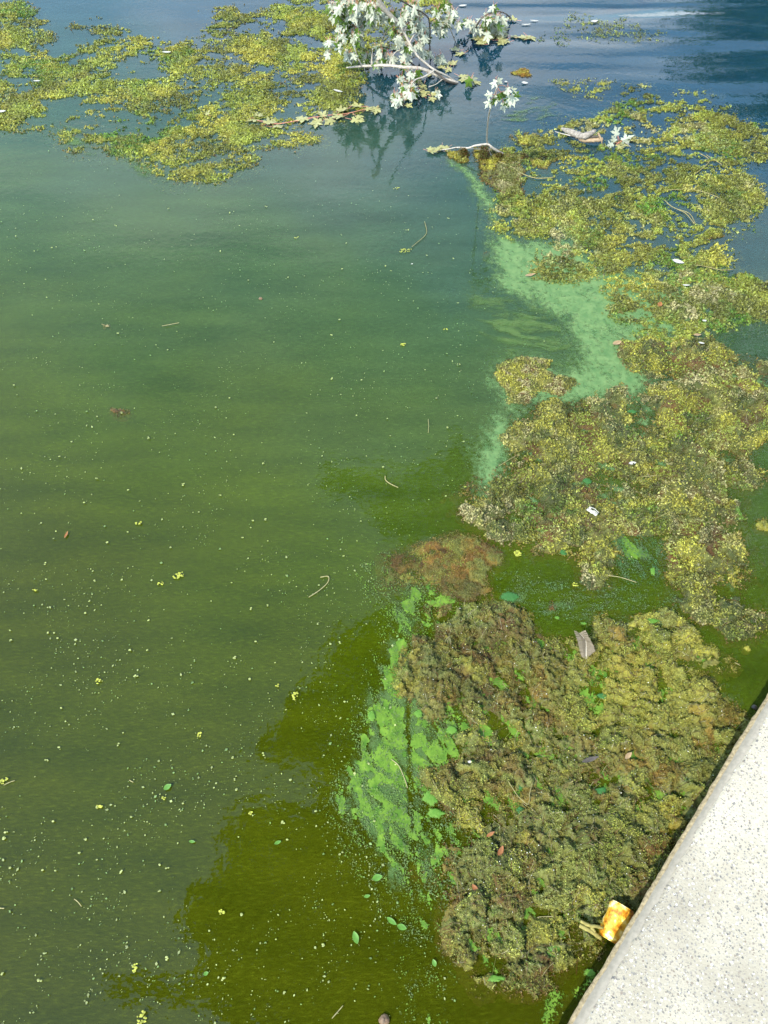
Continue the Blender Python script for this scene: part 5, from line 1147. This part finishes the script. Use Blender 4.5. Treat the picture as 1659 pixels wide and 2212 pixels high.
for lab, pts, rad in [('curved weed stem floating below the upright twig', [ZC(1150, 1310), ZC(1300, 1370), ZC(1400, 1420), ZC(1470, 1475), Z3(310, 1035), Z3(420, 1030)], .0022), ('looping stem on the right weed field', [Z3(1230, 1015), Z3(1310, 950), Z3(1310, 920), Z3(1260, 890)], .0022), ('forked stem near the right loop', [Z3(1300, 900), Z3(1350, 930), Z3(1390, 955)], .0018),
                      ('long thin stem trailing across the right field', [Z3(1060, 1105), Z3(1200, 1100), Z3(1300, 1120), Z3(1400, 1160)], .0018), ('thin stem leading into the blue gap', [Z3(1055, 1160), Z3(1100, 1200), Z3(1180, 1240), Z3(1230, 1300)], .0018), ('stem arching over the water by the white leaf scrap', [Z4(1160, 0), Z4(1200, 25), Z4(1270, 50), Z4(1300, 100)], .0016),
                      ('stem right of the white leaf scrap', [Z4(1240, 300), Z4(1340, 310), Z4(1430, 330), Z4(1490, 325)], .0016), ('brown stem across the middle mat', [Z5(960, 215), Z5(1060, 220), Z5(1130, 215), Z5(1200, 240), Z5(1260, 265)], .0016), ('thin brown stem at the left shoulder of the middle mat', [Z5(330, 170), Z5(370, 145), Z5(420, 115)], .0012),
                      ('yellow duckweed string in open water near the scum', [(917, 478), (922, 500), (915, 512), (903, 522), (890, 533)], .0013), ('forked green-yellow stem in the near mat, left arm', [ZR(500, 250), ZR(570, 360), ZR(640, 460), ZR(755, 560)], .0011), ('forked green-yellow stem in the near mat, right arm', [ZR(820, 260), ZR(780, 420), ZR(785, 480), ZR(758, 560)], .0011)]:
    stick(lab, pts, rad, 'vine', 0.006 if pts[0][1] < 1400 else 0.026, 'weed_strand')
frond_clump('duckweed_clump', 'yellow duckweed drift at the lower end of the duckweed string', 876, 541, 30, 0.014, 2.0, 0.25)
# thick yellow stalk beside the can
def build_stalk():
    root = empty('broken_stalk', W(*ZK(540, 850), 0), label='broken mossy stalk leaning against the rusty can', category='stalk')
    M['moss'] = m_plain('mossy_stalk', (0.22, 0.19, 0.05), 0.35, 0.8, 200, 0.002)
    for pts, r in (([(430, 815, .030), (500, 850, .030), (570, 890, .028), (630, 940, .020)], [.004, .005, .005, .004]), ([(440, 775, .032), (520, 815, .034), (590, 825, .034), (650, 840, .030)], [.003, .004, .004, .003]), ([(540, 830, .032), (575, 880, .030)], [.004, .004])):
        me = tube([W(*ZK(x, y), z) for x, y, z in pts], r, M['moss'], 'stalk_piece', 8, .15, 5); shift(me, root.location); link('stalk_piece', me, root)
build_stalk()
def nut(label, px, py, r0, mat, z=0.004):
    me = bpy.data.meshes.new('floating_nut'); V, F = [], []; n, m_ = 12, 8; rr = random.Random(int(px))
    for i in range(m_ + 1):
        for j in range(n):
            a, b = math.pi * i / m_, 2 * math.pi * j / n; k = r0 * (1 + .10 * math.sin(3 * b + i) + rr.uniform(-.03, .03))
            V.append((k * math.sin(a) * math.cos(b) * 1.15, k * math.sin(a) * math.sin(b), k * math.cos(a) * .8))
    for i in range(m_):
        for j in range(n): F.append((i * n + j, i * n + n + j, i * n + n + (j + 1) % n, i * n + (j + 1) % n))
    o = link('floating_nut', np_mesh('floating_nut', V, F, mat), None, label=label, category='nut'); o.location = W(px, py, z)
M['nut'] = m_plain('brown_nut_shell', (0.12, 0.075, 0.04), 0.5, 0.6, 160, 0.002)
nut('round brown nut floating at the bottom edge of the photo', 830, 2203, .011, M['nut'])
nut('small dark snail shell at the wall top right of the near mat', *region(2500, 2600, 3024)(1490, 583), .007, M['bark_dark'], .004)
nut('tiny dark seed in the upper middle of the open water', 563, 645, .007, M['nut'], .001)
# bright bits on the near mat, bubble glints put into their colour
def bubbles():
    n = 900; q = near_poly; lo, hi = q.min(0), q.max(0)
    x = rng.uniform(lo[0], hi[0], 4000); y = rng.uniform(lo[1], hi[1], 4000); h, e, *_ = near_h(x, y); k = (h > 0.004) & (e > 0.1)
    x, y, h = x[k][:n], y[k][:n], h[k][:n]
    sz = rng.uniform(.0012, .0034, len(x)); c = np.where(rng.random(len(x))[:, None] < .6, np.array((.55, .52, .12)), np.array((.75, .74, .62)))
    me = leaflets('pale_bits', x, y, h + .004, sz, c, M['fleck'], .3, 1.3); shift(me, near_root.location); link('pale_bits', me, near_root, kind='stuff')
bubbles()

# ------------------------------------------------------------------ the trees on the shore (seen mirrored in the water)
def in_poly_px(px, py, poly): return sd_poly(px, py, np.array(poly, float)) > 0
def build_over_tree():
    base = wall_pt(3.2, 3.4, 0.13)
    root = empty('maple_tree', base, label='leafy maple on the shore overhanging the lake, mirrored as the dark olive reflection', category='tree')
    reg = [(690, 1060), (700, 990), (800, 995), (900, 1000), (960, 985), (985, 910), (1010, 960), (1100, 900), (1250, 780), (1450, 690), (1600, 650), (1800, 600), (2600, 560), (2900, 1400), (2900, 2600), (700, 2330), (520, 2240), (450, 2175), (330, 2165), (215, 2140), (260, 2105), (400, 2110), (450, 2070),
           (390, 2000), (400, 1940), (470, 1880), (480, 1790), (540, 1720), (600, 1735), (680, 1740), (690, 1680), (600, 1660), (540, 1640), (600, 1560), (620, 1490), (700, 1450), (720, 1370), (790, 1350), (800, 1310), (850, 1290), (960, 1260), (1000, 1180), (880, 1195), (820, 1150), (790, 1090)]
    n = 110000
    px = rng.uniform(180, 2900, n); py = rng.uniform(560, 2600, n)
    wob = 14 * fbm(px / 40, py / 40, 3), 14 * fbm(px / 40 + 9, py / 40 - 4, 3)
    k = in_poly_px(px + wob[0], py + wob[1], reg)
    # a few gaps where the sky shows
    gaps = fbm(px / 130, py / 130, 3) + 0.3 * fbm(px / 35 + 3, py / 35, 2)
    edge = sd_poly(px, py, np.array(reg, float))
    k &= (gaps < 0.42 + edge / 700) & (rng.random(n) < sstep(-10, 26, edge))
    px, py = px[k], py[k]
    z = np.clip(7.4 + 0.9 * fbm(px / 160, py / 160, 2) + rng.normal(0, .55, len(px)) + np.clip(edge[k], 0, 500) / 500 * rng.uniform(0, 3, len(px)), 6.2, 12)
    pos = np.array([W(a, b, -c)[:] for a, b, c in zip(px, py, z)]); pos[:, 2] *= -1
    c = np.where(rng.random(len(px))[:, None] < .5, np.array((.06, .10, .012)), np.array((.045, .075, .012))) * rng.uniform(.7, 1.4, len(px))[:, None]
    me = leaflets('crown', pos[:, 0], pos[:, 1], pos[:, 2], rng.uniform(.09, .16, len(px)), c, M['leaf_crown'], .45, 1.25)
    shift(me, base); link('crown', me, root, kind='stuff')
    ctr = Vector(pos.mean(0))
    tr = tube([base - Vector((0, 0, .3)), base + Vector((-.2, .1, 2.5)), base + Vector((-.6, .3, 5)), Vector((base.x - 1.0, base.y + .5, 8.0)), Vector((base.x - 1.2, base.y + .8, 10.5))], [.38, .30, .24, .16, .08], M['bark_tree'], 'trunk', 14, .05, 9)
    shift(tr, base); link('trunk', tr, root)
    rr = random.Random(77)
    for tx, ty in [(740, 1030), (500, 1950), (650, 1550), (900, 1500), (1300, 900), (1700, 800), (900, 2100), (1300, 1600)]:
        e = W(tx, ty, -7.6); e.z = 7.6
        s = base + Vector((-.5, .3, 4.6 + rr.uniform(0, 2)))
        me = tube([s, s.lerp(e, .35) + Vector((0, 0, .7)), s.lerp(e, .7) + Vector((rr.uniform(-.3, .3), rr.uniform(-.3, .3), .5)), e], [.12, .08, .045, .012], M['bark_tree'], 'limb', 8, .05, 3)
        shift(me, base); link('limb', me, root)
build_over_tree()

def shore_tree(label, base, hgt, crown_r, seed):
    r = np.random.default_rng(seed)
    root = empty('shore_tree', base, label=label, category='tree', group='trees along the far shore')
    tr = tube([base - Vector((0, 0, .3)), base + Vector((.1, 0, hgt * .4)), base + Vector((-.1, .2, hgt * .8))], [hgt * .035, hgt * .025, hgt * .01], M['bark_tree'], 'trunk', 10, .05, seed); shift(tr, base); link('trunk', tr, root)
    n_cl = 46; P, Cc = [], []
    for i in range(n_cl):
        d = r.normal(0, 1, 3); d /= np.linalg.norm(d); d *= r.uniform(.45, 1) ** .5
        c = np.array([d[0] * crown_r, d[1] * crown_r, hgt * .62 + d[2] * hgt * .36]); k = r.normal(0, crown_r * .17, (170, 3)); P.append(c + k)
        Cc.append(np.repeat((np.array((.13, .20, .035)) * r.uniform(.6, 1.4))[None], 170, 0))
    P = np.concatenate(P); Cc = np.concatenate(Cc)
    P[:, 2] = np.maximum(P[:, 2], hgt * .15)
    me = leaflets('crown', P[:, 0], P[:, 1], P[:, 2], r.uniform(.25, .5, len(P)), Cc, M['leaf_crown'], .6, 1.3); link('crown', me, root, kind='stuff')
for lab, b, h, cr, s in [('tall shore tree mirrored in the ripples at the upper right', Vector((15.0, 29, 0.13)), 13.2, 4.5, 1), ('broad shore tree beside the tall one, mirrored at the right edge', Vector((21, 27, 0.13)), 14, 5.0, 2), ('lower shore tree behind the tall one', Vector((19.5, 37, 0.13)), 14, 5.0, 3)]:
    shore_tree(lab, b, h, cr, s)
